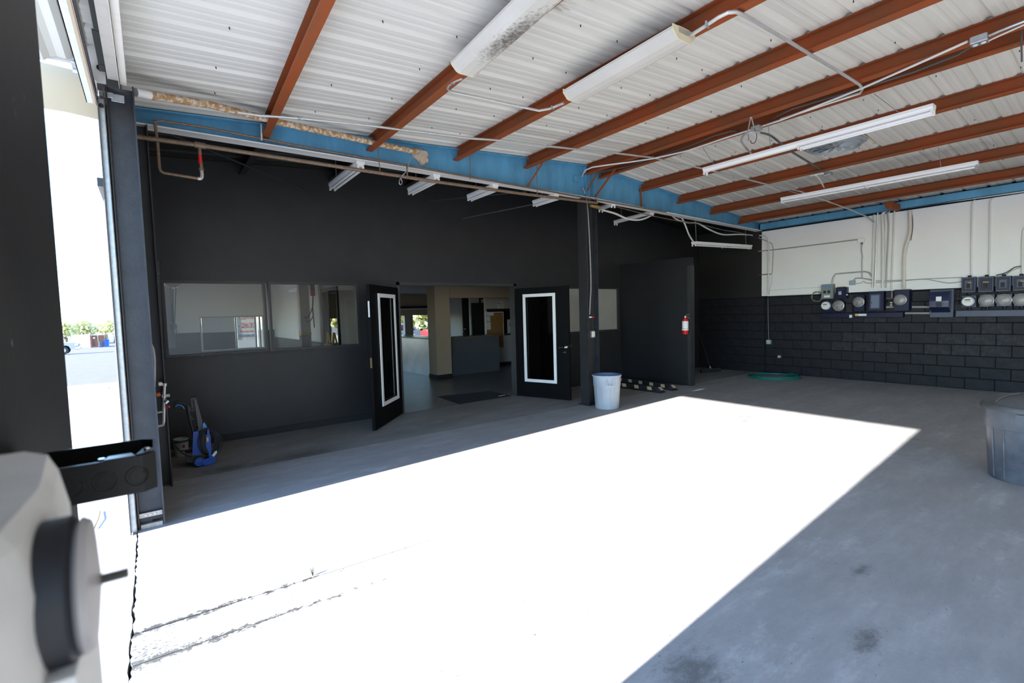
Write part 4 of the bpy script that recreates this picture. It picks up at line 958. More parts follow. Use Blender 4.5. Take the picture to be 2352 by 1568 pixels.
# grey-green breaker box
def loc_r(r): return (XR, (r[0] + r[1]) / 2, r[2])
R_ = wrect(1891.8, 652, 1919.2, 686.2)
t = thing('breaker_box', 'grey green breaker box with blue label and two black switches', 'electrical box', loc_r(R_))
obj('box', wbox(MB(), R_, .0, .13), grey_green, t)
obj('blue_label', wbox(MB(), sub(R_, .1, .88, .80, .90), .13, .1315, .0005), mat('label_blue', (.12, .22, .45), .5), t)
obj('switch', wbox(MB(), sub(R_, .20, .42, .38, .56), .13, .145, .004), matte_black, t)
obj('switch', wbox(MB(), sub(R_, .56, .78, .38, .56), .13, .145, .004), matte_black, t)
obj('warning_label', wbox(MB(), sub(R_, .25, .75, .10, .26), .13, .1315, .0005), white_label, t)
obj('warning_band', wbox(MB(), sub(R_, .25, .75, .22, .26), .1315, .1325, .0003), mat('label_red', (.6, .25, .22), .5), t)
R_ = wrect(1924, 659, 1950, 686.5)
t = thing('breaker_box', 'navy breaker box with small window and tan top beside the grey green one', 'electrical box', loc_r(R_))
obj('box', wbox(MB(), R_, 0, .12), navy_steel, t)
obj('tan_top', wbox(MB(), sub(R_, .15, .75, .98, 1.06), .02, .11, .003), mat('bare_wood_tan', (.42, .26, .12), .7), t)
obj('window', wbox(MB(), sub(R_, .27, .55, .36, .66), .12, .124, .002), mat('window_greenish', (.35, .45, .42), .3), t)
obj('door_edge', wbox(MB(), sub(R_, .05, .75, .80, .86), .12, .126, .002), slate_steel, t)
obj('latch', MB().cyl((XR - .13, R_[0] - .01, R_[2] + .08), (XR - .10, R_[0] - .01, R_[2] + .08), .014, 10), emt, t)
# left meters
for (px0, py0, px1, py1, u, v, rad, dig, lab) in ((1891, 691.5, 1916.5, 715, .46, .58, .088, True, 'round white digital meter under the grey green breaker box'),
                                          (1917, 691, 1943.5, 715, .52, .56, .095, False, 'round dial meter on navy socket next to the white digital meter'),
                                          (1965.6, 677, 1990, 715, .46, .58, .088, False, 'single dial meter on tall navy socket left of the door panel box')):
    R_ = wrect(px0, py0, px1, py1)
    t = thing('electric_meter', lab, 'electric meter', loc_r(R_))
    obj('socket_box', wbox(MB(), R_, 0, .10), navy_steel, t)
    dial(t, R_, u, v, rad, dig, .10)
    obj('hub', MB().cyl((XR - .05, (R_[0] + R_[1]) / 2, R_[2] - .02), (XR - .05, (R_[0] + R_[1]) / 2, R_[2]), .022, 10), navy_steel, t)
R_ = wrect(1890, 717.5, 2078.6, 729.7)
R_ = (R_[0], R_[1], 1.285, 1.385)
t = thing('wire_trough', 'long navy wire trough under the left group of meters', 'trough', loc_r(R_))
obj('trough', wbox(MB(), R_, 0, .11), navy_steel, t)
q = wrect(1955.6, 722.5, 1962, 729); obj('sticker', wbox(MB(), q, .11, .112, .0005), white_label, t, 'small white square sticker')
q = wrect(1968.8, 720, 1976, 725); obj('sticker', wbox(MB(), q, .11, .112, .0005), yellow_paint, t, 'yellow end of the strip sticker')
q = wrect(1976.2, 720, 1995, 725); obj('sticker', wbox(MB(), q, .11, .112, .0005), white_label, t, 'white strip sticker')
R_ = wrect(1999, 668, 2035.7, 714)
t = thing('panel_box', 'navy panel box with grey blue hinged door below the thick conduits', 'electrical box', loc_r(R_))
obj('box', wbox(MB(), R_, 0, .13), navy_steel, t)
obj('door', wbox(MB(), sub(R_, .12, .80, .10, .86), .13, .142, .004), slate_steel, t)
obj('door_panel', wbox(MB(), sub(R_, .20, .72, .16, .80), .142, .146, .003), mat('door_grey_blue', (.13, .16, .24), .4), t)
obj('lock', MB().cyl((XR - .152, R_[1] - (R_[1] - R_[0]) * .25, (R_[2] + R_[3]) / 2 - .03), (XR - .142, R_[1] - (R_[1] - R_[0]) * .25, (R_[2] + R_[3]) / 2 - .03), .010, 10), chrome, t)
R_ = wrect(2038, 668, 2056, 686)
t = thing('breaker_box', 'small open navy breaker box with tan edge right of the door panel box', 'electrical box', loc_r(R_))
obj('box', wbox(MB(), R_, 0, .09), navy_steel, t)
obj('tan_edge', wbox(MB(), sub(R_, .74, .92, .02, .98), .09, .10, .002), mat('tan_edge', (.25, .19, .10), .6), t)
obj('tan_foot', wbox(MB(), sub(R_, .0, .7, .0, .07), .09, .10, .002), mat('tan_edge', (.25, .19, .10), .6), t)
R_ = wrect(2040, 690, 2056, 705)
t = thing('receptacle', 'dark receptacle plate with two cream sockets below the small breaker box', 'outlet', loc_r(R_))
obj('plate', wbox(MB(), R_, 0, .05), matte_black, t)
for v in (.22, .58): obj('socket', wbox(MB(), sub(R_, .40, .74, v, v + .2), .05, .056, .003), cream_plastic, t)
R_ = wrect(2057.7, 664, 2094.3, 714)
t = thing('electric_meter', 'large navy meter box with one round glass port under the fat pipe', 'electric meter', loc_r(R_))
obj('socket_box', wbox(MB(), R_, 0, .14), navy_steel, t)
dial(t, R_, .44, .52, .088, None, .14)
for i_, (py, xa, xb) in enumerate(((705, 2036, 2058), (704.8, 2095, 2139), (719, 2079, 2139))):
    wpipe('short grey conduit nipple %s' % ('between the door panel box and large meter box', 'between the large meter box and hooded cabinet', 'from the navy trough to the hooded cabinet')[i_], [(xa, py), (xb, py)], .020, grey_pipe, off=.05)
R_ = wrect(2138, 663, 2194.7, 728.7)
t = thing('meter_cabinet', 'tall navy cabinet with a glossy curved hood and white sticker', 'cabinet', loc_r(R_))
obj('back_box', wbox(MB(), R_, 0, .09), slate_steel, t)
q = sub(R_, .08, .88, .18, .96); hood = []
for j in range(13):
    a = PI / 2 * j / 12
    hood.append((XR - .09 - .15 * math.sin(a) ** .8, q[3] - (q[3] - q[2]) * .55 * (1 - math.cos(a))))
hood += [(XR - .235, q[2] + (q[3] - q[2]) * .25), (XR - .09, q[2])]
obj('hood', MB().rings([[(x, q[0], z) for x, z in hood], [(x, q[1], z) for x, z in hood]], True, False), mat('navy_gloss_hood', (.016, .024, .07), .16), t)
zc = q[2] + (q[3] - q[2]) * .52
obj('sticker', MB().cbox((XR - .245, (q[0] + q[1]) / 2 - .035, zc), (XR - .236, (q[0] + q[1]) / 2 + .04, zc + .08), .0005), white_label, t)
obj('vent', MB().cbox((XR - .242, (q[0] + q[1]) / 2 - .04, zc - .10), (XR - .234, (q[0] + q[1]) / 2 + .04, zc - .02), .001), navy_steel, t)
wpipe('small black latch fitting between hooded cabinet and right bank', [(2200.5, 672), (2200.5, 684)], .018, matte_black, off=.02, cat='fitting', name='fitting')
wpipe('small black and white latch fitting below the other latch', [(2200, 692), (2200, 698)], .018, matte_black, off=.02, cat='fitting', name='fitting')
# right bank
br = [(2211.5, 635.6, 2245, 672, 'first'), (2249.5, 634, 2286, 671, 'second'), (2289, 633, 2325.5, 669.5, 'third'), (2328.6, 632, 2366, 668, 'last')]
for i_, (a0, b0, a1, b1, nm) in enumerate(br):
    R_ = wrect(a0, b0, a1, b1)
    t = thing('breaker_box', 'grey rimmed navy breaker box, %s from the left in the right bank' % nm, 'electrical box', loc_r(R_), 'breaker boxes of the right bank')
    obj('box', wbox(MB(), R_, 0, .11), slate_steel, t)
    obj('cover', wbox(MB(), inset(R_, .10, .09), .11, .122, .004), navy_steel, t)
    obj('window', wbox(MB(), inset(R_, .24, .22), .122, .128, .003), slate_steel if i_ != 1 else navy_steel, t)
    obj('switch', wbox(MB(), sub(R_, .36, .62, .28, .58), .128, .134, .003), matte_black, t)
    if i_ != 2: obj('bronze_label', wbox(MB(), sub(R_, .32 if i_ == 1 else .48, .72, .60, .67), .128, .131, .001), mat('bronze_label', (.40, .25, .10), .5), t)
    obj('bottom_lip', wbox(MB(), sub(R_, .08, .86, .015, .06), .11, .125, .002), mat('dusty_lip', (.16, .15, .13), .6), t)
    obj('hub', MB().cyl((XR - .05, (R_[0] + R_[1]) / 2, R_[3]), (XR - .05, (R_[0] + R_[1]) / 2, R_[3] + .03), .025, 10), matte_black, t)
mr = [(2211.5, 677.5, 2246, 706, True, 'white faced digital meter, first in the lower row of the right bank'), (2252, 675, 2288, 704.5, None, 'dusty glass meter second in the lower row of the right bank'), (2291, 674, 2328, 703.5, None, 'dusty glass meter third in the lower row with orange tint'), (2330.5, 673, 2367, 703, None, 'dusty glass meter cut by the right picture edge')]
for (a0, b0, a1, b1, dg, nm) in mr:
    R_ = wrect(a0, b0, a1, b1)
    t = thing('electric_meter', nm, 'electric meter', loc_r(R_), 'meters of the right bank')
    obj('socket_box', wbox(MB(), R_, 0, .10), slate_steel, t)
    dial(t, R_, .47, .5, .088, dg, .10)
    obj('hub', MB().cyl((XR - .05, (R_[0] + R_[1]) / 2, R_[2] - .035), (XR - .05, (R_[0] + R_[1]) / 2, R_[2]), .022, 10), navy_steel, t)
R_ = wrect(2198, 711, 2375, 724.5); R_ = (R_[0], R_[1], 1.29, 1.40)
t = thing('wire_trough', 'slate blue wire trough under the right bank of meters', 'trough', loc_r(R_))
obj('trough', wbox(MB(), R_, 0, .11), slate_steel, t)
# outlet by the pilaster, small round cover
wpipe('black conduit down the pilaster edge to the pale outlet', [(1764, 684), (1764.5, 740), (1766, 780)], .014, black_steel, off=.04)
R_ = wrect(1762, 780, 1772.5, 789.5)
t = thing('receptacle', 'pale steel outlet box low on the black blocks by the pilaster', 'outlet', loc_r(R_))
obj('box', wbox(MB(), R_, 0, .06), mat('pale_outlet', (.36, .44, .45), .45, .3), t)
for v in (.2, .58): obj('socket', wbox(MB(), sub(R_, .35, .65, v, v + .22), .06, .065, .003), white_label, t)
q = A(1791, 818.5, 'x', XR)
tag(obj('drain_plug', MB().lathe([(.0005, -.05), (.028, -.05), (.034, -.035), (.034, 0)], (XR, q[1], q[2]), 16, 'x'), mat('pale_cap', (.42, .43, .42), .6)), 'small pale round pipe cap low on the black block wall', 'plug')

# ================================================================== THINGS ON THE BAY FLOOR
# ---- open grey bin by the column
bc = Vector((5.905, 5.425, 0)); bh = A(1396, 859, 'y', 5.425)[2]
t = thing('trash_bin', 'open grey round plastic trash bin standing against the centre column', 'trash bin', bc)
bprof = [(0.0008, .012), (0.1661, .012), (0.1741, 0), (0.1847, 0), (0.1912, .02), (0.2122, bh * .66), (0.2187, bh * .68), (0.2236, bh * .94), (0.2349, bh * .95), (0.2381, bh * .985), (0.2349, bh), (0.2236, bh), (0.2203, bh * .95), (0.2066, bh * .6), (0.1741, .03), (0.0008, .028)]
obj('shell', MB().lathe(bprof[:11], bc, 44), can_grey, t)
obj('inner_wall', MB().lathe([(0.2349, bh), (0.2236, bh - .002), (0.2187, bh * .94), (0.2066, bh * .6), (0.1798, .03), (0.0008, .028)], bc, 44), can_inside, t)
def polar(c, a, r, z): return Vector((c[0] + r * math.cos(a), c[1] + r * math.sin(a), z))
ac = math.atan2(-bc[1], -bc[0])
rb = MB()
for off in (-.75, -.32, .28, .62):
    rb.tube([polar(bc, ac + off, 0.1928, .03), polar(bc, ac + off, 0.2155, bh * .62)], .006, 6)
obj('rib', rb, can_grey, t)
for off in (.22, PI + .22):
    hm = MB(); hm.tube(bez([polar(bc, ac + off - .22, 0.2228, bh * .90), polar(bc, ac + off - .20, 0.2471, bh * .76), polar(bc, ac + off - .15, 0.2552, bh * .72), polar(bc, ac + off + .15, 0.2552, bh * .72), polar(bc, ac + off + .20, 0.2471, bh * .76), polar(bc, ac + off + .22, 0.2228, bh * .90)], 3), .012, 8)
    obj('handle', hm, can_grey, t)
# ---- charcoal bin with lid at the right edge
bc = Vector((6.125, .69, 0)); bh = A(2264, 922, 'x', 6.09)[2]
t = thing('trash_bin', 'charcoal round trash bin with domed lid at the right edge', 'trash bin', bc)
obj('shell', MB().lathe([(.001, 0), (.255, 0), (.266, .02), (.290, bh * .70), (.302, bh * .705), (.310, bh * .97), (.310, bh), (.001, bh)], bc, 56), can_dark, t)
obj('lid', MB().lathe([(.318, bh - .035), (.330, bh - .035), (.333, bh - .01), (.322, bh + .008), (.300, bh + .012), (.285, bh + .03), (.22, bh + .075), (.10, bh + .10), (.001, bh + .105)], bc, 56), lid_dark, t)
ac = math.atan2(-bc[1], -bc[0])
rb = MB()
for off in (-.60, -.95, .35, .9): rb.tube([polar(bc, ac + off, .268, .03), polar(bc, ac + off, .292, bh * .69)], .007, 6)
obj('rib', rb, can_dark, t)
lr = MB()
for off in (-.9, .1, 1.1, 2.1): lr.tube(bez([polar(bc, ac + off, .285, bh + .033), polar(bc, ac + off, .22, bh + .079), polar(bc, ac + off, .10, bh + .104)], 4), .006, 6)
obj('lid_rib', lr, lid_dark, t)
hm = MB(); hm.prism([polar(bc, ac + a, r, bh * .86) for a, r in ((-.28, .30), (-.28, .345), (.2, .345), (.2, .30))], (0, 0, 0), (0, 0, .05))
obj('handle', hm, can_dark, t)
# ---- coiled hose
t = thing('garden_hose', 'coiled teal green garden hose lying on the floor by the block wall', 'hose', (10.93, 5.15, 0))
pts = []
for j in range(150):
    a = 2 * PI * j / 25; lp = j / 25
    r = .44 + .07 * math.sin(lp * 2.3) + .012 * math.sin(a * 3 + lp)
    pts.append((10.93 + r * math.cos(a) + .02 * math.sin(lp * 3), 5.15 + r * math.sin(a) * 1.02, .012 + .013 * (lp % 3) + .004 * math.sin(a * 2 + lp)))
obj('coil', MB().tube(pts, .0105, 6), teal_hose, t)
obj('coupling', MB().cyl(pts[0], Vector(pts[0]) + Vector((.02, -.05, .002)), .014, 8), mat('brass', (.5, .34, .12), .4, .7), t)
# ---- parking curbs
def curb(label, p0, p1):
    p0 = Vector((*p0, 0)); p1 = Vector((*p1, 0)); d = (p1 - p0).normalized(); n = Vector((d.y, -d.x, 0)); L = (p1 - p0).length
    t = thing('parking_curb', label, 'parking curb', (p0 + p1) / 2)
    def sec(u, k): return [p0 + d * u + n * a + Vector((0, 0, z)) for a, z in ((-.075, 0), (.075, 0), (.072, .03 * k), (.035, .10 * k), (-.035, .10 * k), (-.072, .03 * k))]
    obj('body', MB().rings([sec(0, .35), sec(.10, 1), sec(L - .10, 1), sec(L, .35)], True, False), rubber, t)
    def sidept(u, f, s):   # on the sloped flank
        a = .072 - (.037) * f; z = .03 + .07 * f
        return p0 + d * u + n * ((a + .0015) * s) + Vector((0, 0, z + .001))
    u = .20; k = 0
    while u < L - .3:
        for s in (-1, 1):
            sh = .04 * s
            q = [sidept(u, .10, s), sidept(u + .10, .10, s), sidept(u + .10 + .035, .92, s), sidept(u + .035, .92, s)]
            nrm = n * (.0012 * s)
            obj('reflector', MB().rings([q, [x + nrm for x in q]], True, False), tan_paint, t)
        u += .30
    e = [p0 + d * .012 + Vector((0, 0, .052)) + n * -.045, p0 + d * .012 + Vector((0, 0, .052)) + n * .045, p0 + d * .088 + Vector((0, 0, .100)) + n * .028, p0 + d * .088 + Vector((0, 0, .100)) + n * -.028]
    obj('reflector', MB().rings([e, [x + Vector((0, 0, .0015)) - d * .001 for x in e]], True, False), tan_paint, t)
curb('black rubber parking curb with tan reflectors, nearer one beside the grey bin', (7.66, 5.63), (7.60, 7.33))
curb('black rubber parking curb with tan reflectors, lying right along the partition foot', (8.03, 5.62), (8.22, 7.32))
# ---- fire extinguisher on the partition
ec = A(1574, 740, 'x', 8.625); ez = A(1574, 767.5, 'x', 8.625)[2]; et = A(1574, 733, 'x', 8.625)[2]
ex, ey = ec[0], ec[1]
t = thing('fire_extinguisher', 'red fire extinguisher with white label hung on the black partition', 'fire extinguisher', (ex, ey, ez))
H = .335
obj('cylinder', MB().lathe([(.001, 0), (.052, 0), (.060, .012), (.060, H * .80), (.052, H * .90), (.028, H * .97), (.024, H), (.001, H)], (ex, ey, ez), 24), red_paint, t)
obj('paper_label', MB().lathe([(.0605, H * .34), (.0612, H * .34), (.0612, H * .79), (.0605, H * .79)], (ex, ey, ez), 24), white_label, t)
obj('strap', MB().lathe([(.0605, H * .245), (.0640, H * .245), (.0640, H * .315), (.0605, H * .315)], (ex, ey, ez), 24).box((ex - .01, ey + .055, ez + H * .25), (ex + .07, ey + .075, ez + H * .31)), white_plastic, t)
hv = MB(); z0 = ez + H
hv.cyl((ex, ey, z0 - .005), (ex, ey, z0 + .03), .020, 12)
hv.tube([(ex, ey + .02, z0 + .025), (ex, ey - .03, z0 + .055), (ex, ey - .085, z0 + .06)], .009, 8)
hv.tube([(ex, ey + .01, z0 + .02), (ex, ey - .05, z0 + .01), (ex, ey - .10, z0 - .012)], .009, 8)
obj('valve_handle', hv, galv, t)
obj('bracket', MB().box((ex + .055, ey - .02, ez + .04), (8.712, ey + .02, ez + .26)), black_steel, t)
# ---- door mat
mq = [(4.376, 8.387), (5.433, 8.175), (5.424, 7.42), (4.30, 7.42)]
t = thing('door_mat', 'dark rectangular door mat on the concrete inside the double doors', 'mat', (4.88, 7.85, 0))
obj('pile', MB().prism([(x, y, .0005) for x, y in mq], (0, 0, 0), (0, 0, .009)), mat_rubber, t)
def inner(f): cx = sum(x for x, _ in mq) / 4; cy = sum(y for _, y in mq) / 4; return [(cx + (x - cx) * f, cy + (y - cy) * f) for x, y in mq]
ed = MB(); o0 = inner(1.012); i0 = inner(.965)
for j in range(4):
    k = (j + 1) % 4; ed.prism([(*o0[j], .0004), (*o0[k], .0004), (*i0[k], .0004), (*i0[j], .0004)], (0, 0, 0), (0, 0, .0096))
obj('edging', ed, rubber, t)
obj('squiggle_mark', MB().tube(bez([(5.22, 7.53, .0105), (5.26, 7.56, .0105), (5.29, 7.52, .0105), (5.33, 7.57, .0105), (5.37, 7.53, .0105)], 4), .004, 5), white_label, t, 'small white mark in the mat corner')
# ---- push broom behind the partition
q0, q1 = A(1610, 853, 'z', .03), A(1654, 850, 'z', .03)
t = thing('push_broom', 'dark push broom leaning in the shade behind the partition edge', 'broom', (q0 + q1) / 2)
dd = (q1 - q0).normalized(); nn = Vector((-dd.y, dd.x, 0))
obj('bristles', MB().rings([[q0 + nn * a + Vector((0, 0, z)) for a, z in ((-.035, -.03), (.035, -.03), (.025, .03), (-.025, .03))], [q1 + nn * a + Vector((0, 0, z)) for a, z in ((-.035, -.03), (.035, -.03), (.025, .03), (-.025, .03))]], True, False), matte_black, t)
obj('block', MB().rings([[q0 + nn * a + Vector((0, 0, z)) for a, z in ((-.028, .03), (.028, .03), (.02, .06), (-.02, .06))], [q1 + nn * a + Vector((0, 0, z)) for a, z in ((-.028, .03), (.028, .03), (.02, .06), (-.02, .06))]], True, False), black_plastic, t)
hp = (q0 + q1) / 2 + Vector((0, 0, .06)); ht = A(1608, 770, 'y', hp[1] + .45)
obj('handle', MB().cyl(hp, ht, .012, 8), black_plastic, t)
obj('ferrule', MB().cyl(hp, hp + (ht - hp).normalized() * .06, .017, 8), mat('pale_cap', (.42, .43, .42), .6), t)

# ---- pressure washer
yw_ = 6.34
W = lambda x, y, dy=0.0: A(x, y, 'y', yw_) + Vector((0, dy, 0))
t = thing('pressure_washer', 'blue and black electric pressure washer on wheels in the left corner', 'pressure washer', (W(458, 1066)[0], yw_, 0))
def wp(pts, d0, d1): return MB().prism([W(x, y, d0) for x, y in pts], (0, 0, 0), (0, d1 - d0, 0))
obj('base', wp([(425, 1040), (445, 1038), (470, 1046), (470, 1062), (430, 1061)], -.02, .16), black_plastic, t)
obj('foot', wp([(466, 1052), (480, 1046), (493, 1044), (494, 1056), (476, 1065), (466, 1064)], -.08, .14), blue_plastic, t)
wc = W(456.5, 1057.5, -.06); rw_ = wc[2]
for dy in (-.05, .16):
    c = Vector((wc[0], yw_ + dy, rw_))
    wh = obj('wheel', MB().lathe([(.001, -.02), (rw_ * .8, -.022), (rw_, -.015), (rw_, .02), (rw_ * .8, .025), (.001, .022)], c, 24, 'y'), black_plastic, t)
    obj('hub_cap', MB().lathe([(.001, -.028), (rw_ * .75, -.026), (rw_ * .8, -.021), (.001, -.021)], c, 24, 'y'), blue_plastic, wh)
obj('motor_body', wp([(443, 990), (455, 988), (463, 1042), (441, 1043)], -.05, .12), blue_plastic, t)
obj('rear_shell', wp([(452, 985), (470, 982), (476, 1048), (458, 1048)], 0.0, .14), black_plastic, t)
obj('front_shell', wp([(474, 983), (478, 982), (479, 993), (482, 998), (483, 1030), (484, 1048), (479, 1048), (477, 1034), (471, 1020), (471, 996), (474, 993)], -.10, -.03), blue_plastic, t)
obj('badge', wp([(473, 1000), (477, 1000), (477, 1010), (473, 1010)], -.103, -.1005), yellow_paint, t, 'small yellow badge')
obj('top_cap', wp([(465, 972), (468, 967), (475, 979), (475, 984), (465, 985)], -.06, .08), light_blue_plastic, t)
obj('handle_column', wp([(445, 914), (449.5, 912.5), (465, 969), (465, 985), (456, 988)], -.03, .05), mat('grey_handle', (.085, .085, .08), .5), t)
obj('grip', wp([(436, 913), (448, 911), (451, 916), (440, 917)], -.03, .05).rings([[W(437, 915, d) for d in (-.02, .03)] + [W(441, 915, d) for d in (.03, -.02)], [W(441, 943, d) for d in (-.02, .03)] + [W(447, 943, d) for d in (.03, -.02)]], True, False), black_plastic, t)
obj('hose_hook', MB().tube(path([(436, 935), (437, 943), (443, 944), (446, 938)], 'y', yw_ - .04), .007, 6), mat('grey_handle', (.085, .085, .08), .5), t)
obj('hose_hook', MB().tube(path([(439, 956), (441, 963), (446, 963)], 'y', yw_ - .04), .006, 6), mat('grey_handle', (.085, .085, .08), .5), t)
gun = MB()
gun.tube([W(398, 925, -.03), W(405, 922, -.03), (W(425, 927, -.03)), W(432, 931, -.03)], [.012, .016, .018, .02], 8)
gun.tube([W(399, 926, -.03), W(400, 936, -.03), W(404, 941, -.03), W(424, 943, -.03), W(428, 936, -.03)], .007, 6)
gun.tube([W(430, 930, -.03), W(434, 955, -.03), W(443, 990, -.03)], [.022, .018, .012], 8)
obj('spray_gun', gun, black_plastic, t)
obj('trigger', MB().tube(bez(path([(403, 934), (408, 930), (416, 931), (421, 935), (423, 939)], 'y', yw_ - .045), 3), [.006] * 12 + [.004], 6), light_blue_plastic, t)
for j in range(7):
    cx, cy = 474 + 1.5 * j, 1011 + .8 * j; rx = 20 + 1.3 * j - (5 if j % 2 else 0); ry = 32 - .6 * j
    obj('hose_loop', MB().tube([W(cx + rx * math.cos(a), cy + ry * math.sin(a), -.09 + .014 * j + .01 * math.sin(a)) for a in [2 * PI * k / 26 for k in range(26)]], .0055, 6, closed=True), rubber, t)
obj('plug', wp([(484, 1040), (490, 1032), (495, 1029), (496, 1033), (491, 1040), (487, 1043)], -.13, -.11), white_label, t, 'white plug and tag')
obj('supply_hose', MB().tube(bez(path([(383, 930), (388, 968), (396, 1010), (408, 1030), (425, 1044), (440, 1050)], 'y', yw_ - .02), 4), .008, 6), rubber, t)
# ---- paint bucket
yb_ = 6.98; c = Vector((A(417, 1040, 'y', yb_)[0], yb_, 0)); rr = .5 * (A(436, 1030, 'y', yb_) - A(400, 1030, 'y', yb_)).length; hb = A(417, 1006, 'y', yb_)[2]
t = thing('paint_bucket', 'white paint bucket with dark band behind the pressure washer', 'bucket', c)
obj('pail', MB().lathe([(.001, 0), (rr * .88, 0), (rr * .9, .005), (rr * .98, hb * .85), (rr, hb * .86), (rr, hb), (rr * .95, hb), (rr * .86, .02), (.001, .015)], c, 28), mat('bucket_white', (.42, .42, .40), .5), t)
obj('band', MB().lathe([(rr * 1.0, hb * .80), (rr * 1.03, hb * .80), (rr * 1.04, hb * .93), (rr * 1.0, hb * .93)], c, 28), mat('bucket_green', (.02, .06, .035), .5), t)
q = W(421, 1017)
obj('print_mark', MB().cbox((c[0] + rr * .15, c[1] - rr * .985, hb * .5), (c[0] + rr * .45, c[1] - rr * .90, hb * .68), .002), mat('print_red', (.3, .03, .04), .5), t)
obj('print_mark', MB().cbox((c[0] - rr * .2, c[1] - rr * .985, hb * .30), (c[0] + rr * .3, c[1] - rr * .93, hb * .38), .002), mat('bucket_green', (.02, .06, .035), .5), t)
# ---- pipe work on the left column
yv = YW - .17
t = thing('water_valve', 'steel water pipe assembly with red handle on the chipped left column', 'valve', A(377, 980, 'y', yv))
obj('riser', MB().tube(path([(378, 881), (377, 900), (376.5, 930), (376, 968), (374, 976), (362, 979)], 'y', yv), .014, 8), emt, t)
obj('coupling', MB().tube(path([(378, 880), (377.8, 886)], 'y', yv), .020, 8).tube(path([(377, 906), (376.8, 912)], 'y', yv), .020, 8), emt, t)
obj('valve_body', MB().tube(path([(372, 910), (390, 907)], 'y', yv), .018, 8).tube(path([(380, 925), (386, 919)], 'y', yv - .02), .020, 8), galv, t)
obj('red_handle', MB().tube(path([(386, 932), (388, 936)], 'y', yv - .03), .014, 8), red_paint, t)
obj('orange_cap', MB().tube(path([(360, 907), (368, 904)], 'y', yv), .020, 8), mat('orange_plastic', (.6, .12, .04), .5), t)
obj('strap', MB().box((.03, YW - .20, 1.0), (.06, YW - .10, 1.03)), emt, t)
obj('cross_run', MB().tube(path([(358, 948), (376, 945)], 'y', yv), .009, 8), emt, t)
pipe('grey pipe running down the corner beside the first window', path([(353, 590), (356, 667), (361, 721), (368, 810), (373, 875)], 'y', 7.36), .018, dark_pipe, 'pipe', 'pipe')
pipe('black conduit hidden against the left wall by the corner', path([(346, 560), (350, 667), (356, 770), (364, 880)], 'y', 7.36), .014, black_steel, 'pipe', 'pipe')
pipe('pale hose bowing behind the far door jamb', path([(344, 785), (351, 800), (354, 817), (355, 845), (354, 890)], 'y', 4.9), .010, grey_pipe, 'hose', 'hose', smooth=3)
tag(obj('pipe_guard', MB().tube(path([(360, 600), (372, 880), (384, 1100)], 'y', 5.95), .03, 8), black_steel), 'black painted pipe guard standing behind the chipped left column', 'pipe')

# ================================================================== NEAR THINGS ON THE PIER
jx = thing('junction_box', 'black square steel junction box with knockouts jutting from the near pier', 'electrical box', (-.055, .72, 1.405))
z0, z1 = 1.407, 1.449
cor = .012
def rr_box(x0, x1, ya, yb2, c):
    return [(x0 + c, ya), (x1 - c, ya), (x1, ya + c), (x1, yb2 - c), (x1 - c, yb2), (x0 + c, yb2), (x0, yb2 - c), (x0, ya + c)]
o_ = rr_box(-.1298, -.004, .69, .79, cor); i_ = rr_box(-.128, -.006, .692, .788, cor)
bxm = MB()
bxm.rings([[(x, y, z0) for x, y in o_], [(x, y, z1) for x, y in o_], [(x, y, z1) for x, y in i_], [(x, y, z0 + .002) for x, y in i_]], True, False)
black_galv = mat('black_enamel_steel', (.016, .016, .015), .28, .3)
obj('shell', bxm, black_galv, jx)
for x in (-.078, -.05, -.022):
    obj('knockout', MB().lathe([(.0095, .0002), (.0103, -.0005), (.0111, .0002)], (x, .69, 1.427), 28, 'y').lathe([(.0001, -.0003), (.0068, -.0003), (.0073, .0002)], (x, .69, 1.427), 24, 'y'), black_galv, jx)
obj('ear', MB().prism([(-.050, .69, z1), (-.022, .69, z1), (-.026, .706, z1), (-.046, .706, z1)], (0, 0, 0), (0, 0, .0015)).prism([(-.022, .692, z1), (-.006, .704, z1), (-.006, .72, z1), (-.016, .72, z1)], (0, 0, 0), (0, 0, .0015)), black_galv, jx)
obj('screw', MB().cyl((-.012, .712, z1 + .001), (-.012, .712, z1 + .004), .003, 10).cyl((-.052, .70, z1 - .002), (-.052, .70, z1 + .0015), .003, 10), chrome, jx)
dv = thing('latch_bracket', 'white bracket with black rubber disc and threaded stud very near the camera', 'bracket', (-.07, .3, 1.45))
br_ = [(-.128, .20), (-.128, .42), (-.06, .42), (-.046, .40), (-.040, .33), (-.044, .27), (-.06, .20)]
top = [(x * .92 - .012, y, z) for (x, y), z in zip(br_, (1.522, 1.522, 1.522, 1.522, 1.520, 1.519, 1.517))]
obj('bracket', MB().rings([[(x, y, 1.36) for x, y in br_], [(x, y, 1.49) for x, y in br_], [(x - .004, y, 1.512) for x, y in br_], top], True, False), mat('dusty_white_bracket', (.66, .67, .63), .6, 0, (.74, .74, .71), 18), dv)
cy_, cz_ = .30, 1.478
obj('rubber_disc', MB().lathe([(.001, -.0115), (.030, -.0115), (.0325, -.009), (.0325, .001), (.030, .003), (.001, .003)], (-.0365, cy_, cz_), 36, 'x'), rubber, dv)
obj('washer', MB().lathe([(.001, -.001), (.029, -.001), (.031, .001), (.029, .004), (.006, .0065), (.001, .0065)], (-.0325, cy_, cz_), 36, 'x'), mat('dull_washer', (.42, .40, .39), .5, .2), dv)
st = []
nthr = 22
for j in range(nthr * 2 + 1): st.append((.0022 if j % 2 else .0027, .0065 + .0105 * j / (nthr * 2)))
obj('stud', MB().lathe([(.0001, .0065)] + st + [(.0001, .017)], (-.0325, cy_, cz_), 14, 'x'), mat('zinc_stud', (.30, .29, .26), .45, .7), dv)
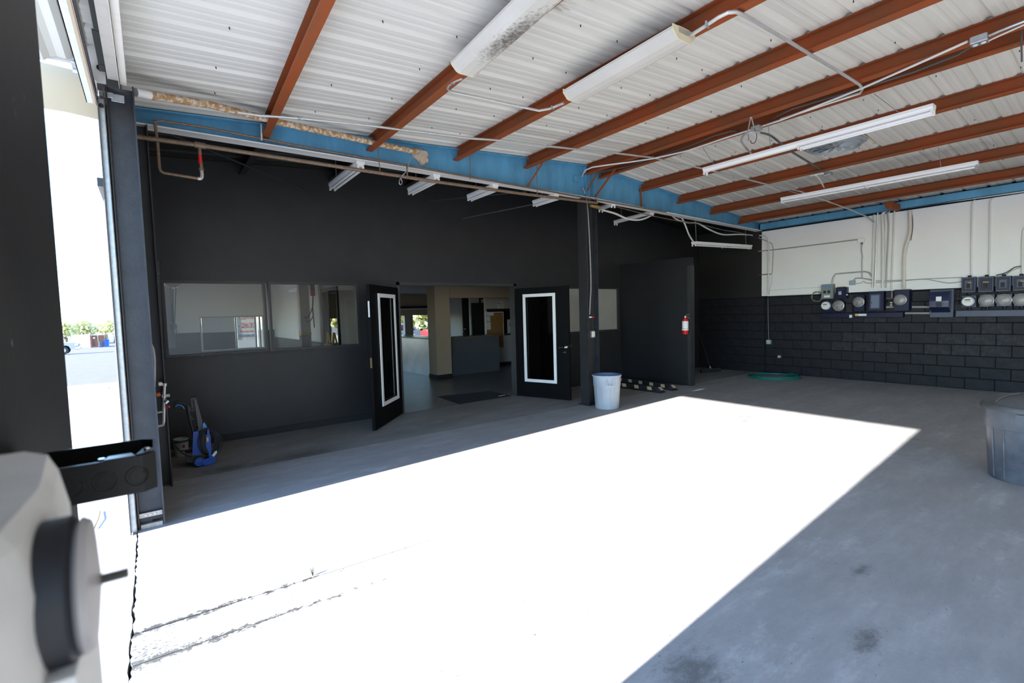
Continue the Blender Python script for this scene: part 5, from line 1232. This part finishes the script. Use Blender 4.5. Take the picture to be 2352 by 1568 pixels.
obj('lower_tab', MB().prism([(-.128, .27, 1.2), (-.033, .27, 1.2), (-.034, .27, 1.452), (-.128, .27, 1.452)], (0, .27, 0), (0, .36, 0)), mat('dusty_white_bracket', (.50, .51, .48), .6), dv)

# ================================================================== ROOMS BEHIND THE BLACK WALL
YF = 16.0            # far outside wall of both rooms
HA, HO = 2.95, 2.33  # ceiling heights
def wall_y(nm, xa, xb, yy, th, h, holes, mt, low=None, lowm=None):
    """wall in the X direction with rectangular holes (xa, xb, za, zb)"""
    mb = MB(); hs = sorted(holes); x = xa
    for (a, b, c, d) in hs:
        if a > x: mb.box((x, yy, 0), (a, yy + th, h))
        if c > 0: mb.box((a, yy, 0), (b, yy + th, c))
        if d < h: mb.box((a, yy, d), (b, yy + th, h))
        x = b
    if x < xb: mb.box((x, yy, 0), (xb, yy + th, h))
    w_ = struct(nm, mb, mt)
    if low:
        lm = MB(); x = xa
        for (a, b, c, d) in hs:
            if a > x: lm.box((x, yy - .01, 0), (a, yy - .001, low))
            if min(c, low) > 0: lm.box((a, yy - .01, 0), (b, yy - .001, min(c, low)))
            x = b
        if x < xb: lm.box((x, yy - .01, 0), (xb, yy - .001, low))
        obj('wainscot', lm, lowm, w_)
    return w_
wa1, wa2 = (1.10, 2.72, .73, 1.70), (4.25, 5.0, .72, 1.58)
wo0 = (3.2, 4.12, .10, 2.05)  # unseen glazed opening, added to bring sky light onto the counter
wo1, wo2 = (5.2, 7.215, .78, 1.61), (7.44, 8.17, .78, 1.61)
wall_y('wall_room', -.2, 3.0, YF, .15, HA, [wa1], cool_wall, 1.27, dark_wain)
wall_y('wall_office', 3.0, 8.6, YF, .15, HA, [wo0, wa2, wo1, wo2], beige_wall)
struct('wall_room_left', MB().box((-.35, YB + .13, 0), (-.2, 12.4, HA)).box((-.35, 14.0, 0), (-.2, YF, HA)).box((-.35, 12.4, 2.12), (-.2, 14.0, HA)), cool_wall)
pw = struct('wall_divider', MB().box((2.98, YB + .13, 0), (3.08, 9.75, HA)).box((2.98, 10.75, 0), (3.08, YF, HA)).box((2.98, 9.75, 2.12), (3.08, 10.75, HA)), cool_wall)
obj('wainscot', MB().box((2.965, YB + .14, 0), (2.978, 9.68, 1.05)).box((2.965, 10.82, 0), (2.978, YF - .02, 1.05)), dark_wain, pw)
obj('door_frame', MB().box((2.95, 9.68, 0), (3.10, 9.75, 2.19)).box((2.95, 10.75, 0), (3.10, 10.82, 2.19)).box((2.95, 9.68, 2.12), (3.10, 10.82, 2.19)), black_steel, pw)
struct('wall_office_east', MB().box((XR + .001, YB + .13, 0), (XR + .2, YF + .15, 3.2)), beige_wall)
struct('ceiling_room', MB().box((-.35, YB + .13, HA), (3.0, YF + .15, HA + .1)), cool_wall)
struct('ceiling_office', MB().box((3.08, YB + .135, HO), (11.6, YF - .001, HO + .06)), mat('office_ceiling', (.62, .61, .58), .7))
struct('roof', MB().box((-.4, YB + .14, 3.2), (11.8, YF + .2, 3.3)), black_deck)
def outwin(nm, h, bars=(), label=None):
    a, b, c, d = h
    r = bpy.data.objects.new(nm, None); COL.objects.link(r); r.location = ((a + b) / 2, YF, c); r['kind'] = 'structure'
    f = MB(); t_ = .04
    f.box((a, YF - .02, c), (a + t_, YF + .14, d)); f.box((b - t_, YF - .02, c), (b, YF + .14, d)); f.box((a + t_, YF - .02, c), (b - t_, YF + .14, c + t_)); f.box((a + t_, YF - .02, d - t_), (b - t_, YF + .14, d))
    for x in bars: f.box((x - .02, YF + .02, c + t_), (x + .02, YF + .10, d - t_))
    obj('window_frame', f, mat('window_frame_grey', (.30, .33, .33), .5), r)
    obj('pane', MB().box((a + t_, YF + .06, c + t_), (b - t_, YF + .066, d - t_)), clear_glass, r)
    return r
w_ = outwin('window_4', wa1, (1.98, 2.48, 2.60))
obj('reflection_upper', MB().box((wa1[0] + .05, YF + .03, 1.25), (1.95, YF + .05, wa1[3] - .04)), mat('pale_reflection', (.45, .47, .50), .5), w_)  # reflection in the left half pane, put in as a pale opaque panel
obj('reflection_lower', MB().box((wa1[0] + .05, YF + .03, wa1[2] + .04), (1.95, YF + .05, 1.25)), mat('dark_reflection', (.05, .055, .06), .4), w_)  # darker lower half of the painted pane reflection
outwin('window_5', wa2, (4.62,)); outwin('window_6', wo1); outwin('added_glazing', wo0); outwin('window_7', wo2)
# dark blind rail and header over the office windows
tag(obj('blind_rail', MB().cbox((5.9, YF - .10, 1.82), (8.55, YF - .03, 1.90), .006), black_steel), 'black blind rail across the wall above the office windows', 'rail')
tag(obj('blind_tube', MB().cyl((5.9, YF - .07, 1.79), (8.55, YF - .07, 1.79), .02, 10), white_plastic), 'white roller tube right under the black blind rail', 'rail')
# ---- banner outside window_4
bn = thing('lease_banner', 'white lease banner with red lettering outside the far left window', 'banner', (2.2, YF + 1.3, .9))
xa = 2.0 * (YF + 1.3) / YF; xb = 2.53 * (YF + 1.3) / YF
obj('cloth', MB().box((xa, YF + 1.3, .95), (xb, YF + 1.31, 1.78)), mat('banner_white', (.62, .60, .58), .7), bn)
rdl = mat('banner_red', (.62, .05, .04), .6)
text('LEASE', ((xa + xb) / 2, YF + 1.297, 1.66), .17, rdl, bn, '-y')
text('-2632', ((xa + xb) / 2, YF + 1.297, 1.40), .22, rdl, bn, '-y')
text('00 sq.ft Office', ((xa + xb) / 2 + .01, YF + 1.297, 1.22), .075, rdl, bn, '-y')
for k in range(3): obj('blue_patch', MB().box((xa + .04 + .17 * k, YF + 1.296, 1.05), (xa + .18 + .17 * k, YF + 1.2995, 1.12)), mat('banner_blue', (.16, .22, .38), .6), bn)
obj('post', MB().cyl((xa, YF + 1.31, -.2), (xa, YF + 1.31, 1.8), .02, 8), white_plastic, bn)
obj('post', MB().cyl((xb, YF + 1.31, -.2), (xb, YF + 1.31, 1.8), .02, 8), white_plastic, bn)
# ---- things in the left room
t = thing('chain_hoist', 'white roller drum with hanging hoist chains seen through the first window', 'hoist', (.42, 12.0, 1.4))
P_ = lambda x, y: A(x, y, 'y', 12.0)
obj('drum', MB().cyl(P_(396, 647) + Vector((0, -.15, .05)), P_(396, 647) + Vector((0, .5, .05)), .17, 20), white_plastic, t)
for (xa_, ya_, xb_, yb2) in ((392, 660, 396, 740), (397, 662, 398, 745), (404, 660, 401, 742)):
    obj('chain', MB().tube([P_(xa_, ya_), P_(xb_, yb2)], .008, 6), dark_pipe, t)
obj('hanger_plate', MB().box(P_(394, 640) + Vector((0, .1, 0)), Vector((P_(394, 640)[0] + .06, 12.2, HA - .001))), white_plastic, t)
obj('guide_wheel', MB().lathe([(.001, -.03), (.06, -.02), (.06, .02), (.001, .03)], P_(399, 749), 16, 'y'), grey_pipe, t)
obj('hand_chain', MB().tube(bez([P_(396, 752), P_(400, 775), P_(406, 778), P_(405, 752)], 5), .008, 6), mat('brass', (.5, .34, .12), .4, .7), t)
obj('curtain_strip', MB().box(P_(386, 800) + Vector((0, .05, 0)), P_(386, 655) + Vector((.06, .10, 0))), white_plastic, t)
t = thing('post', 'pale square post with dark foot standing inside the left room', 'post', (2.62, 11.0, 0))
obj('shaft', MB().cbox((2.57, 11.0, 1.28), (2.77, 11.2, HA), .008), cool_wall, t)
obj('dark_foot', MB().cbox((2.57, 11.0, 0), (2.77, 11.2, 1.22), .008), dark_wain, t)
obj('yellow_band', MB().cbox((2.565, 10.995, 1.22), (2.775, 11.205, 1.28), .004), yellow_paint, t)
t = thing('lifting_hoist', 'small red chain hoist with slack black loops in the left room', 'hoist', A(718, 672, 'y', 10.4))
P_ = lambda x, y: A(x, y, 'y', 10.4)
obj('hook_block', MB().cbox(P_(718, 676) - Vector((.04, .04, .03)), P_(718, 670) + Vector((.04, .04, .04)), .01), red_paint, t)
obj('beam_arm', MB().tube([P_(718, 668), P_(716, 652), Vector((P_(716, 652)[0], 10.4, HA - .001))], .05, 6), mat('tan_arm', (.25, .22, .17), .6), t)
obj('chain', MB().tube([P_(719, 677), P_(718, 706), P_(722, 752)], .012, 6), matte_black, t)
obj('loop', MB().tube(bez([P_(719, 700), P_(714, 716), P_(706, 728), P_(699, 729)], 4), .009, 6), matte_black, t)
obj('loop', MB().tube(bez([P_(719, 725), P_(714, 735), P_(708, 738), P_(702, 735)], 4), .009, 6), matte_black, t)
for (xa_, ya_, xb_, yb2, lab) in ((668, 672, 693, 664, 'left'), (742, 658, 762, 652, 'right')):
    strip_lamp('pale strip light under the left room ceiling, %s of the red hoist' % lab, tuple(A(xa_, ya_, 'y', 13)), tuple(A(xb_, yb2, 'y', 12.5)), [], [], .12)
t = thing('step_ladder', 'yellow step ladder leaning by the doorway inside the left room', 'ladder', (2.45, 8.9, 0))
for (x0_, y0_) in ((2.40, 8.75), (2.52, 9.15)):
    obj('rail', MB().cyl((x0_, y0_, 0), (2.60, y0_ + .05, 1.32), .022, 8), yellow_paint, t)
    obj('rear_leg', MB().cyl((2.86, y0_ + .05, 0), (2.61, y0_ + .06, 1.31), .016, 8), yellow_paint, t)
for k in range(4):
    f_ = (k + .6) / 4.4; obj('step', MB().box((2.36 + .2 * f_, 8.77, 1.32 * f_), (2.48 + .2 * f_, 9.18, 1.32 * f_ + .025)), yellow_paint, t)

# ---- office
t = thing('office_post', 'beige square post with black base at the counter corner in the office', 'post', (5.78, 10.85, 0))
obj('shaft', MB().cbox((5.57, 10.64, .10), (5.985, 11.055, HO), .006), beige_wall, t)
obj('base', MB().cbox((5.555, 10.625, 0), (5.99, 11.06, .10), .004), matte_black, t)
struct('trim_2', MB().box((5.99, 10.64, 1.985), (8.6, 10.95, HO)), beige_wall, 'beige office soffit beam')
def tread():
    mt = mat('tread_plate', (.34, .36, .39), .35, .85)
    n = mt.node_tree.nodes; l = mt.node_tree.links; b = n['Principled BSDF']
    tc = n.new('ShaderNodeTexCoord'); br = n.new('ShaderNodeTexChecker'); br.inputs['Scale'].default_value = 42
    l.new(tc.outputs['Object'], br.inputs['Vector'])
    bp = n.new('ShaderNodeBump'); bp.inputs['Strength'].default_value = .5; bp.inputs['Distance'].default_value = .004
    l.new(br.outputs['Fac'], bp.inputs['Height']); l.new(bp.outputs[0], b.inputs['Normal'])
    return mt
tread_m = tread()
sheet_m = mat('polished_sheet', (.66, .69, .73), .32, .55, (.55, .58, .63), 3, .1, 8)
t = thing('counter', 'metal clad office counter facing the double doors right of the post', 'counter', (6.9, 11.2, 0))
obj('front_panel', MB().cbox((6.0, 10.955, 0), (7.66, 10.98, .945), .003), tread_m, t)
obj('body', MB().box((6.26, 10.981, 0), (7.66, 11.45, .945)), dark_wain, t)
obj('worktop', MB().cbox((6.26, 10.93, .945), (7.68, 11.5, .985), .006).cbox((5.995, 10.93, .945), (6.255, 11.06, .985), .006), mat('worktop_brown', (.16, .13, .11), .3), t)
t = thing('counter', 'shiny sheet metal clad counter running back left of the post', 'counter', (5.95, 13.3, 0))
for (ya_, yb2) in ((11.08, 13.05), (13.06, 15.2)):
    obj('side_panel', MB().cbox((5.695, ya_, 0), (5.715, yb2, .955), .003), sheet_m, t)
obj('body', MB().box((5.716, 11.08, 0), (6.2, 15.2, .955)), dark_wain, t)
obj('worktop', MB().cbox((5.67, 11.07, .955), (6.25, 15.2, .99), .006), mat('worktop_pale', (.45, .44, .42), .3), t)
# right part of the office
struct('wall_office_right', MB().box((8.6, 13.2, 0), (8.75, YF, HO)), cool_wall)
wd = struct('wall_office_rear', MB().box((8.05, 13.0, 0), (8.42, 13.12, HO)).box((8.85, 13.0, 0), (XR, 13.12, HO)).box((8.42, 13.0, 2.02), (8.85, 13.12, HO)), cool_wall)
obj('door_frame', MB().box((8.36, 12.97, 0), (8.42, 13.13, 2.08)).box((8.85, 12.97, 0), (8.91, 13.13, 2.08)).box((8.36, 12.97, 2.02), (8.91, 13.13, 2.08)), black_steel, wd)
obj('doorway_shade_panel', MB().box((8.3, 13.9, 0), (9.1, 13.95, HO)), matte_black, wd)  # black sheet painting the unlit room past the doorway
obj('latch_hardware', MB().cyl((8.83, 12.95, 1.35), (8.83, 12.9, 1.35), .03, 12).cyl((8.83, 12.95, 1.28), (8.83, 12.9, 1.28), .025, 12), chrome, wd)
obj('yellow_tag', MB().lathe([(.001, 0), (.09, 0), (.09, .01), (.001, .01)], (8.80, 13.14, 1.30), 20, 'y'), yellow_paint, wd)
tag(obj('window_light_block', MB().cbox((7.60, 14.6, 0), (8.02, 14.9, 1.78), .01), mat('window_light_white', (.6, .62, .66), .5)), 'tall white block standing in for window light on the wall behind the counter', 'cabinet')  # white block painted for the window light falling on the wall
xL = A(1118, 740, 'y', 11.9)[0]; zt_ = A(1150, 711, 'y', 11.9)[2] + .03
wz = struct('wall_office_side', MB().box((xL - .02, 11.9, 0), (XR, 12.0, .93)).box((xL - .02, 11.9, zt_), (XR, 12.0, HO)).box((xL - .02, 11.9, .93), (xL + .02, 12.0, zt_)), cool_wall)
obj('opening_frame', MB().box((xL, 11.87, zt_ - .06), (10.2, 12.0, zt_ + .001)).box((xL, 11.87, .90), (10.2, 12.05, .95)), black_steel, wz)
obj('opening_shade_panel', MB().box((xL, 12.7, .9), (10.2, 12.75, 1.9)), matte_black, wz)  # black sheet painting the dark depth behind this opening
obj('baseboard', MB().cbox((xL, 11.885, 0), (10.2, 11.899, .10), .003), mat('navy_base', (.012, .02, .06), .5), wz)
q0, q1 = A(1118, 800, 'y', 11.84), A(1154, 717, 'y', 11.84)
t = thing('notice_board', 'cork notice board with pinned papers above the counter end', 'notice board', (q0 + q1) / 2)
obj('cork', MB().box((q0[0], 11.82, q0[2]), (q1[0], 11.835, q1[2])), cork, t)
obj('frame', MB().box((q0[0] - .015, 11.815, q1[2]), (q1[0] + .015, 11.845, q1[2] + .02)).box((q1[0], 11.815, q0[2] - .02), (q1[0] + .02, 11.845, q1[2])).box((q0[0] - .02, 11.815, q0[2]), (q0[0], 11.845, q1[2])), white_plastic, t)
for (xa_, ya_, xb_, yb2) in ((1118, 725, 1134, 718), (1118, 738, 1126, 726), (1118.5, 757, 1127, 739)):
    a_, b_ = A(xa_, ya_, 'y', 11.81), A(xb_, yb2, 'y', 11.81)
    obj('paper', MB().box((a_[0], 11.812, a_[2]), (b_[0], 11.8145, b_[2])), white_label, t)
a_, b_ = A(1143, 709.5, 'y', 11.88), A(1156, 692, 'y', 11.88)
t = thing('no_smoking_sign', 'white NO SMOKING sign on the office wall above the dark opening', 'sign', ((a_ + b_) / 2))
obj('plate', MB().box((a_[0], 11.885, a_[2]), (b_[0], 11.893, b_[2])), white_label, t)
cx_ = (a_[0] + b_[0]) / 2; hh = b_[2] - a_[2]
text('NO', (cx_ - .03, 11.883, b_[2] - hh * .28), .10, matte_black, t, '-y', sx=.9)
text('SMOKING', (cx_, 11.883, b_[2] - hh * .60), .038, matte_black, t, '-y', sx=.8)
text('IN THIS AREA', (cx_, 11.883, b_[2] - hh * .84), .024, matte_black, t, '-y', sx=.8)
obj('symbol', MB().lathe([(.016, -.001), (.021, -.001), (.021, .001), (.016, .001)], (b_[0] - .03, 11.884, b_[2] - hh * .27), 18, 'y'), red_paint, t)
a_ = A(1166, 775, 'y', 12.3); b_ = A(1176, 733, 'y', 12.3)
t = thing('wall_chart', 'white paper chart with red square in the dark office opening', 'poster', (a_ + b_) / 2)
obj('sheet', MB().box((a_[0], 12.3, a_[2]), (b_[0] + .3, 12.31, b_[2])), white_label, t)
obj('red_square', MB().box((a_[0] + .09, 12.296, b_[2] - .22), (a_[0] + .22, 12.2995, b_[2] - .10)), red_paint, t)
obj('stand', MB().box((a_[0], 12.311, .9), (b_[0] + .3, 12.33, a_[2] + .1)), matte_black, t)
fp = A(1068, 771, 'y', 11.2); fp[2] = .985
t = thing('potted_flower', 'small dark potted plant with a yellow flower on the counter', 'plant', fp)
obj('pot', MB().lathe([(.001, 0), (.05, 0), (.065, .08), (.055, .085), (.001, .08)], fp, 14), matte_black, t)
lf = MB()
for k in range(16):
    a = k * 2.4; r = .05 + .06 * random.random(); zt = .08 + .10 * random.random()
    e = fp + Vector((r * math.cos(a), r * math.sin(a), zt)); s_ = fp + Vector((0, 0, .07)); n_ = Vector((-math.sin(a), math.cos(a), 0)) * .018
    m_ = (e + s_) / 2 + Vector((0, 0, .02)); lf.add([s_, m_ + n_, e, m_ - n_], [(0, 1, 2, 3)])
obj('leaf', lf, mat('dark_leaf', (.015, .02, .012), .6), t, kind='stuff')
obj('flower', MB().lathe([(.001, 0), (.025, .005), (.035, .02), (.02, .035), (.001, .038)], fp + Vector((-.01, -.02, .17)), 12), mat('pale_yellow', (.55, .42, .15), .6), t)
q = A(1082, 684, 'y', 11.0)
tag(obj('dome_mirror', MB().lathe([(.16, .0), (.15, -.05), (.11, -.09), (.05, -.115), (.001, -.12)], (q[0], 11.25, 2.12), 24).cyl((q[0], 11.25, 2.11), (q[0], 11.25, HO - .001), .02, 10), mat('dome_mirror', (.45, .52, .48), .12, .9)), 'round dome mirror hanging behind the office soffit', 'mirror')
q = A(983, 669, 'y', 10.0)
tag(obj('smoke_detector', MB().lathe([(.06, 0), (.06, -.03), (.045, -.05), (.001, -.052)], (q[0], 10.0, HO - .001), 20), white_plastic), 'white smoke detector on the office ceiling beside the post', 'detector')

# ================================================================== OUTSIDE, FAR
def crown(c, r, n, sq=.8):
    mb = MB()
    for k in range(n):
        a = random.uniform(0, 2 * PI); b = random.uniform(-.7, 1.3); rr = r * random.uniform(.45, 1.0)
        p = Vector((c[0] + rr * math.cos(a) * math.cos(b), c[1] + rr * math.sin(a) * math.cos(b), c[2] + rr * sq * math.sin(b)))
        u = Vector((random.uniform(-1, 1), random.uniform(-1, 1), random.uniform(-1, 1))).normalized(); v = u.orthogonal().normalized()
        s = r * random.uniform(.10, .2); mb.add([p - u * s, p + v * s * .6, p + u * s, p - v * s * .6], [(0, 1, 2, 3)])
    return mb
def tree(x, y, h, r, label, n=420):
    z = lot_z(y) - .02
    t = thing('tree', label, 'tree', (x, y, z), 'trees outside')
    obj('trunk', MB().tube(bez([(x, y, z), (x + .1 * r, y, z + h * .3), (x, y, z + h * .65)], 4), [.10 * r] * 5 + [.05 * r] * 4, 8).tube([(x, y, z + h * .3), (x + .4 * r, y + .2, z + h * .6)], .04 * r, 6).tube([(x, y, z + h * .35), (x - .4 * r, y - .2, z + h * .6)], .04 * r, 6), bark, t)
    obj('crown', crown((x, y, z + h - r * .75), r, n), leaf_mat, t, kind='stuff')
tree(-11.0, 104, 3.6, 1.9, 'pale green tree beyond the parking lot, left of the brick enclosure')
tree(-9.2, 108, 3.9, 2.0, 'pale green tree rising behind the left end of the brick enclosure')
tree(-6.9, 116, 3.4, 1.5, 'low pale tree behind the middle of the brick enclosure roof')
tree(-4.9, 104, 3.9, 1.8, 'pale green tree above the brown gates of the enclosure')
tree(16.5, 34, 3.6, 2.4, 'bright bushy tree seen through the right office window', 700)
tree(21.5, 40, 3.8, 2.4, 'bright bushy tree behind the red car beyond the office window', 700)
tree(12.2, 38, 3.6, 1.9, 'bright tree seen through the left office window', 500)
tree(9.6, 34, 4.2, 1.6, 'thin bare tree seen through the doorway of the left room', 160)

zE = lot_z(88)
E0 = Vector((-8.65, 88, zE))
t = thing('brick_enclosure', 'far red brick enclosure with brown wooden gates across the parking lot', 'enclosure', E0 + Vector((1.8, 1.5, 0)))
hE = 1.72
obj('front_wall', MB().prism([(-8.75, 89.2, zE - .2), (-6.72, 88.0, zE - .2), (-6.62, 88.18, zE - .2), (-8.65, 89.38, zE - .2)], (0, 0, 0), (0, 0, hE + .2)), brick_red, t)
obj('side_wall', MB().box((-8.65, 89.4, zE - .2), (-8.45, 91.5, zE + hE)).box((-5.2, 88.2, zE - .2), (-5.0, 91.5, zE + hE)), brick_red, t)
obj('coping', MB().prism([(-8.79, 89.17, zE + hE), (-6.70, 87.94, zE + hE), (-6.58, 88.2, zE + hE), (-8.66, 89.43, zE + hE)], (0, 0, 0), (0, 0, .07)), apron_conc, t)
obj('gate_post', MB().box((-6.72, 87.97, zE - .2), (-6.62, 88.15, zE + hE)), mat('maroon_post', (.20, .03, .04), .6), t)
for xg in (-6.60, -5.88):
    g = obj('gate', MB().box((xg, 88.02, zE + .1), (xg + .66, 88.06, zE + hE - .08)), brown_wood, t)
    for k in range(6): obj('board', MB().box((xg + .01 + .108 * k, 88.0, zE + .1), (xg + .108 * (k + 1), 88.02, zE + hE - .1)), brown_wood, g)
obj('gate_header', MB().box((-6.62, 87.99, zE + hE - .08), (-5.1, 88.1, zE + hE + .02)), apron_conc, t)
obj('gate_sign', MB().box((-6.40, 87.97, zE + 1.2), (-6.22, 87.985, zE + 1.38)), white_label, t)
tag(obj('dark_bin', MB().cbox((-5.75, 87.3, zE), (-5.35, 87.6, zE + .75), .03), mat('far_navy', (.03, .04, .09), .5)), 'dark bin standing before the brown gates', 'bin')
t = thing('recycling_bin', 'blue recycling bin at the right end of the far brick enclosure', 'bin', (-4.95, 87.4, zE))
obj('body', MB().rings([[(-5.18, 87.2, zE), (-4.76, 87.2, zE), (-4.76, 87.6, zE), (-5.18, 87.6, zE)], [(-5.25, 87.15, zE + .95), (-4.70, 87.15, zE + .95), (-4.70, 87.65, zE + .95), (-5.25, 87.65, zE + .95)]], True, False), blue_plastic, t)
obj('lid', MB().cbox((-5.27, 87.12, zE + .95), (-4.68, 87.68, zE + 1.02), .02), blue_plastic, t)
def wheels(t, xs, y0, y1, z, r):
    for x in xs:
        for y in (y0, y1):
            wh = obj('wheel', MB().lathe([(.001, -.10), (r * .6, -.11), (r * .95, -.10), (r, -.06), (r, .06), (r * .95, .10), (.001, .10)], (x, y, z + r), 22, 'y'), tyre, t)
            s = -1 if y == y0 else 1
            obj('hub', MB().lathe([(.001, .112 * s), (r * .55, .112 * s), (r * .58, .10 * s), (.001, .10 * s)], (x, y, z + r), 16, 'y'), galv, wh)
# pickup truck: nose to the right
yT = 64.0; zT = lot_z(yT); xN = -5.82
t = thing('pickup_truck', 'white pickup truck with its nose showing past the near pier', 'car', (xN - 2.7, yT + .9, zT))
def side(pts, ya_, yb2): return MB().prism([(xN + x, ya_, zT + z) for x, z in pts], (0, ya_, 0), (0, yb2, 0))
obj('lower_body', side([(-5.6, .55), (-4.95, .55), (-4.85, .85), (-4.35, .95), (-3.9, .85), (-3.8, .5), (-1.75, .5), (-1.62, .82), (-1.15, .95), (-.70, .82), (-.58, .5), (-.08, .52), (-.02, .78), (-.06, 1.02), (-.25, 1.12), (-1.55, 1.18), (-5.6, 1.15)], yT, yT + 1.9), car_white, t)
obj('cab', side([(-3.75, 1.15), (-1.55, 1.18), (-2.2, 1.78), (-3.5, 1.82)], yT + .12, yT + 1.78), car_white, t)
obj('side_window', side([(-3.45, 1.22), (-1.9, 1.22), (-2.28, 1.70), (-3.35, 1.74)], yT + .105, yT + .119), car_glass, t)
obj('windscreen', side([(-1.60, 1.19), (-1.57, 1.19), (-2.17, 1.74), (-2.2, 1.74)], yT + .2, yT + 1.7), car_glass, t)
obj('grille', MB().cbox((xN - .06, yT + .45, zT + .72), (xN + .02, yT + 1.45, zT + 1.02), .02), car_grey, t)
obj('headlight', MB().cbox((xN - .28, yT - .02, zT + .80), (xN + .0, yT + .35, zT + 1.02), .03), chrome, t)
obj('headlight', MB().cbox((xN - .28, yT + 1.55, zT + .80), (xN + .0, yT + 1.92, zT + 1.02), .03), chrome, t)
obj('bumper', MB().cbox((xN - .25, yT - .03, zT + .45), (xN + .10, yT + 1.93, zT + .68), .04), chrome, t)
wheels(t, (xN - 1.15, xN - 4.35), yT + .12, yT + 1.78, zT, .41)
def car(x, y, rot, mt, label):
    z = lot_z(y)
    t = thing('car', label, 'car', (x, y, z), 'parked cars')
    def S(pts, ya_, yb2): return MB().prism([(x + px_, y + ya_, z + pz) for px_, pz in pts], (0, 0, 0), (0, yb2 - ya_, 0))
    obj('lower_body', S([(-2.15, .35), (-1.75, .28), (-1.65, .52), (-1.35, .64), (-1.05, .52), (-.95, .25), (.95, .25), (1.05, .52), (1.35, .64), (1.65, .52), (1.75, .28), (2.12, .35), (2.15, .65), (1.9, .82), (1.0, .92), (-1.6, .95), (-2.1, .85)], -.85, .85), mt, t)
    obj('cabin', S([(-1.55, .94), (1.0, .92), (.35, 1.40), (-1.0, 1.42)], -.72, .72), mt, t)
    obj('side_window', S([(-1.2, .98), (.72, .97), (.28, 1.33), (-.9, 1.35)], -.735, -.722), car_glass, t)
    obj('windscreen', S([(.98, .95), (1.0, .95), (.42, 1.36), (.40, 1.36)], -.62, .62), car_glass, t)
    obj('headlight', S([(2.0, .62), (2.14, .60), (2.14, .72), (1.95, .78)], -.80, -.45), chrome, t)
    obj('tail_light', S([(-2.14, .66), (-2.08, .66), (-2.06, .82), (-2.10, .82)], -.80, -.5), red_paint, t)
    wheels(t, (x - 1.35, x + 1.35), y - .75, y + .75, z, .31)
car(15.9, 27.5, 0, car_red, 'red parked car seen low in the right office window')
car(10.9, 28.5, 0, car_grey, 'dark grey parked car seen through the left office window')
car(13.6, 31.0, 0, car_white, 'white parked car farther back beyond the office windows')
# small loose things on the apron
q = A(258, 888, 'z', .0)
tag(obj('utility_lid', MB().cbox((q[0] - .14, q[1] - .22, 0), (q[0] + .16, q[1] + .22, .05), .01), galv), 'small grey metal lid lying on the sunny apron', 'lid')
a_, b_ = A(230, 1173, 'z', .006), A(216, 1213, 'z', .006)
tag(obj('dry_stalk', MB().tube([a_, (a_ + b_) / 2 + Vector((.01, 0, .006)), b_], .003, 5), mat('dry_straw', (.10, .08, .04), .9, spec=0)), 'dry plant stalk lying on the bright concrete outside', 'stalk')
q = A(718, 1322, 'z', 0)
wd_ = MB()
for k in range(5):
    a = k * 1.3; wd_.tube([q, q + Vector((.012 * math.cos(a), .012 * math.sin(a), .03 + .008 * k))], .0018, 4)
tag(obj('weed', wd_, mat('dry_weed', (.05, .05, .025), .9)), 'tiny dark weed sprouting from the floor joint', 'weed')
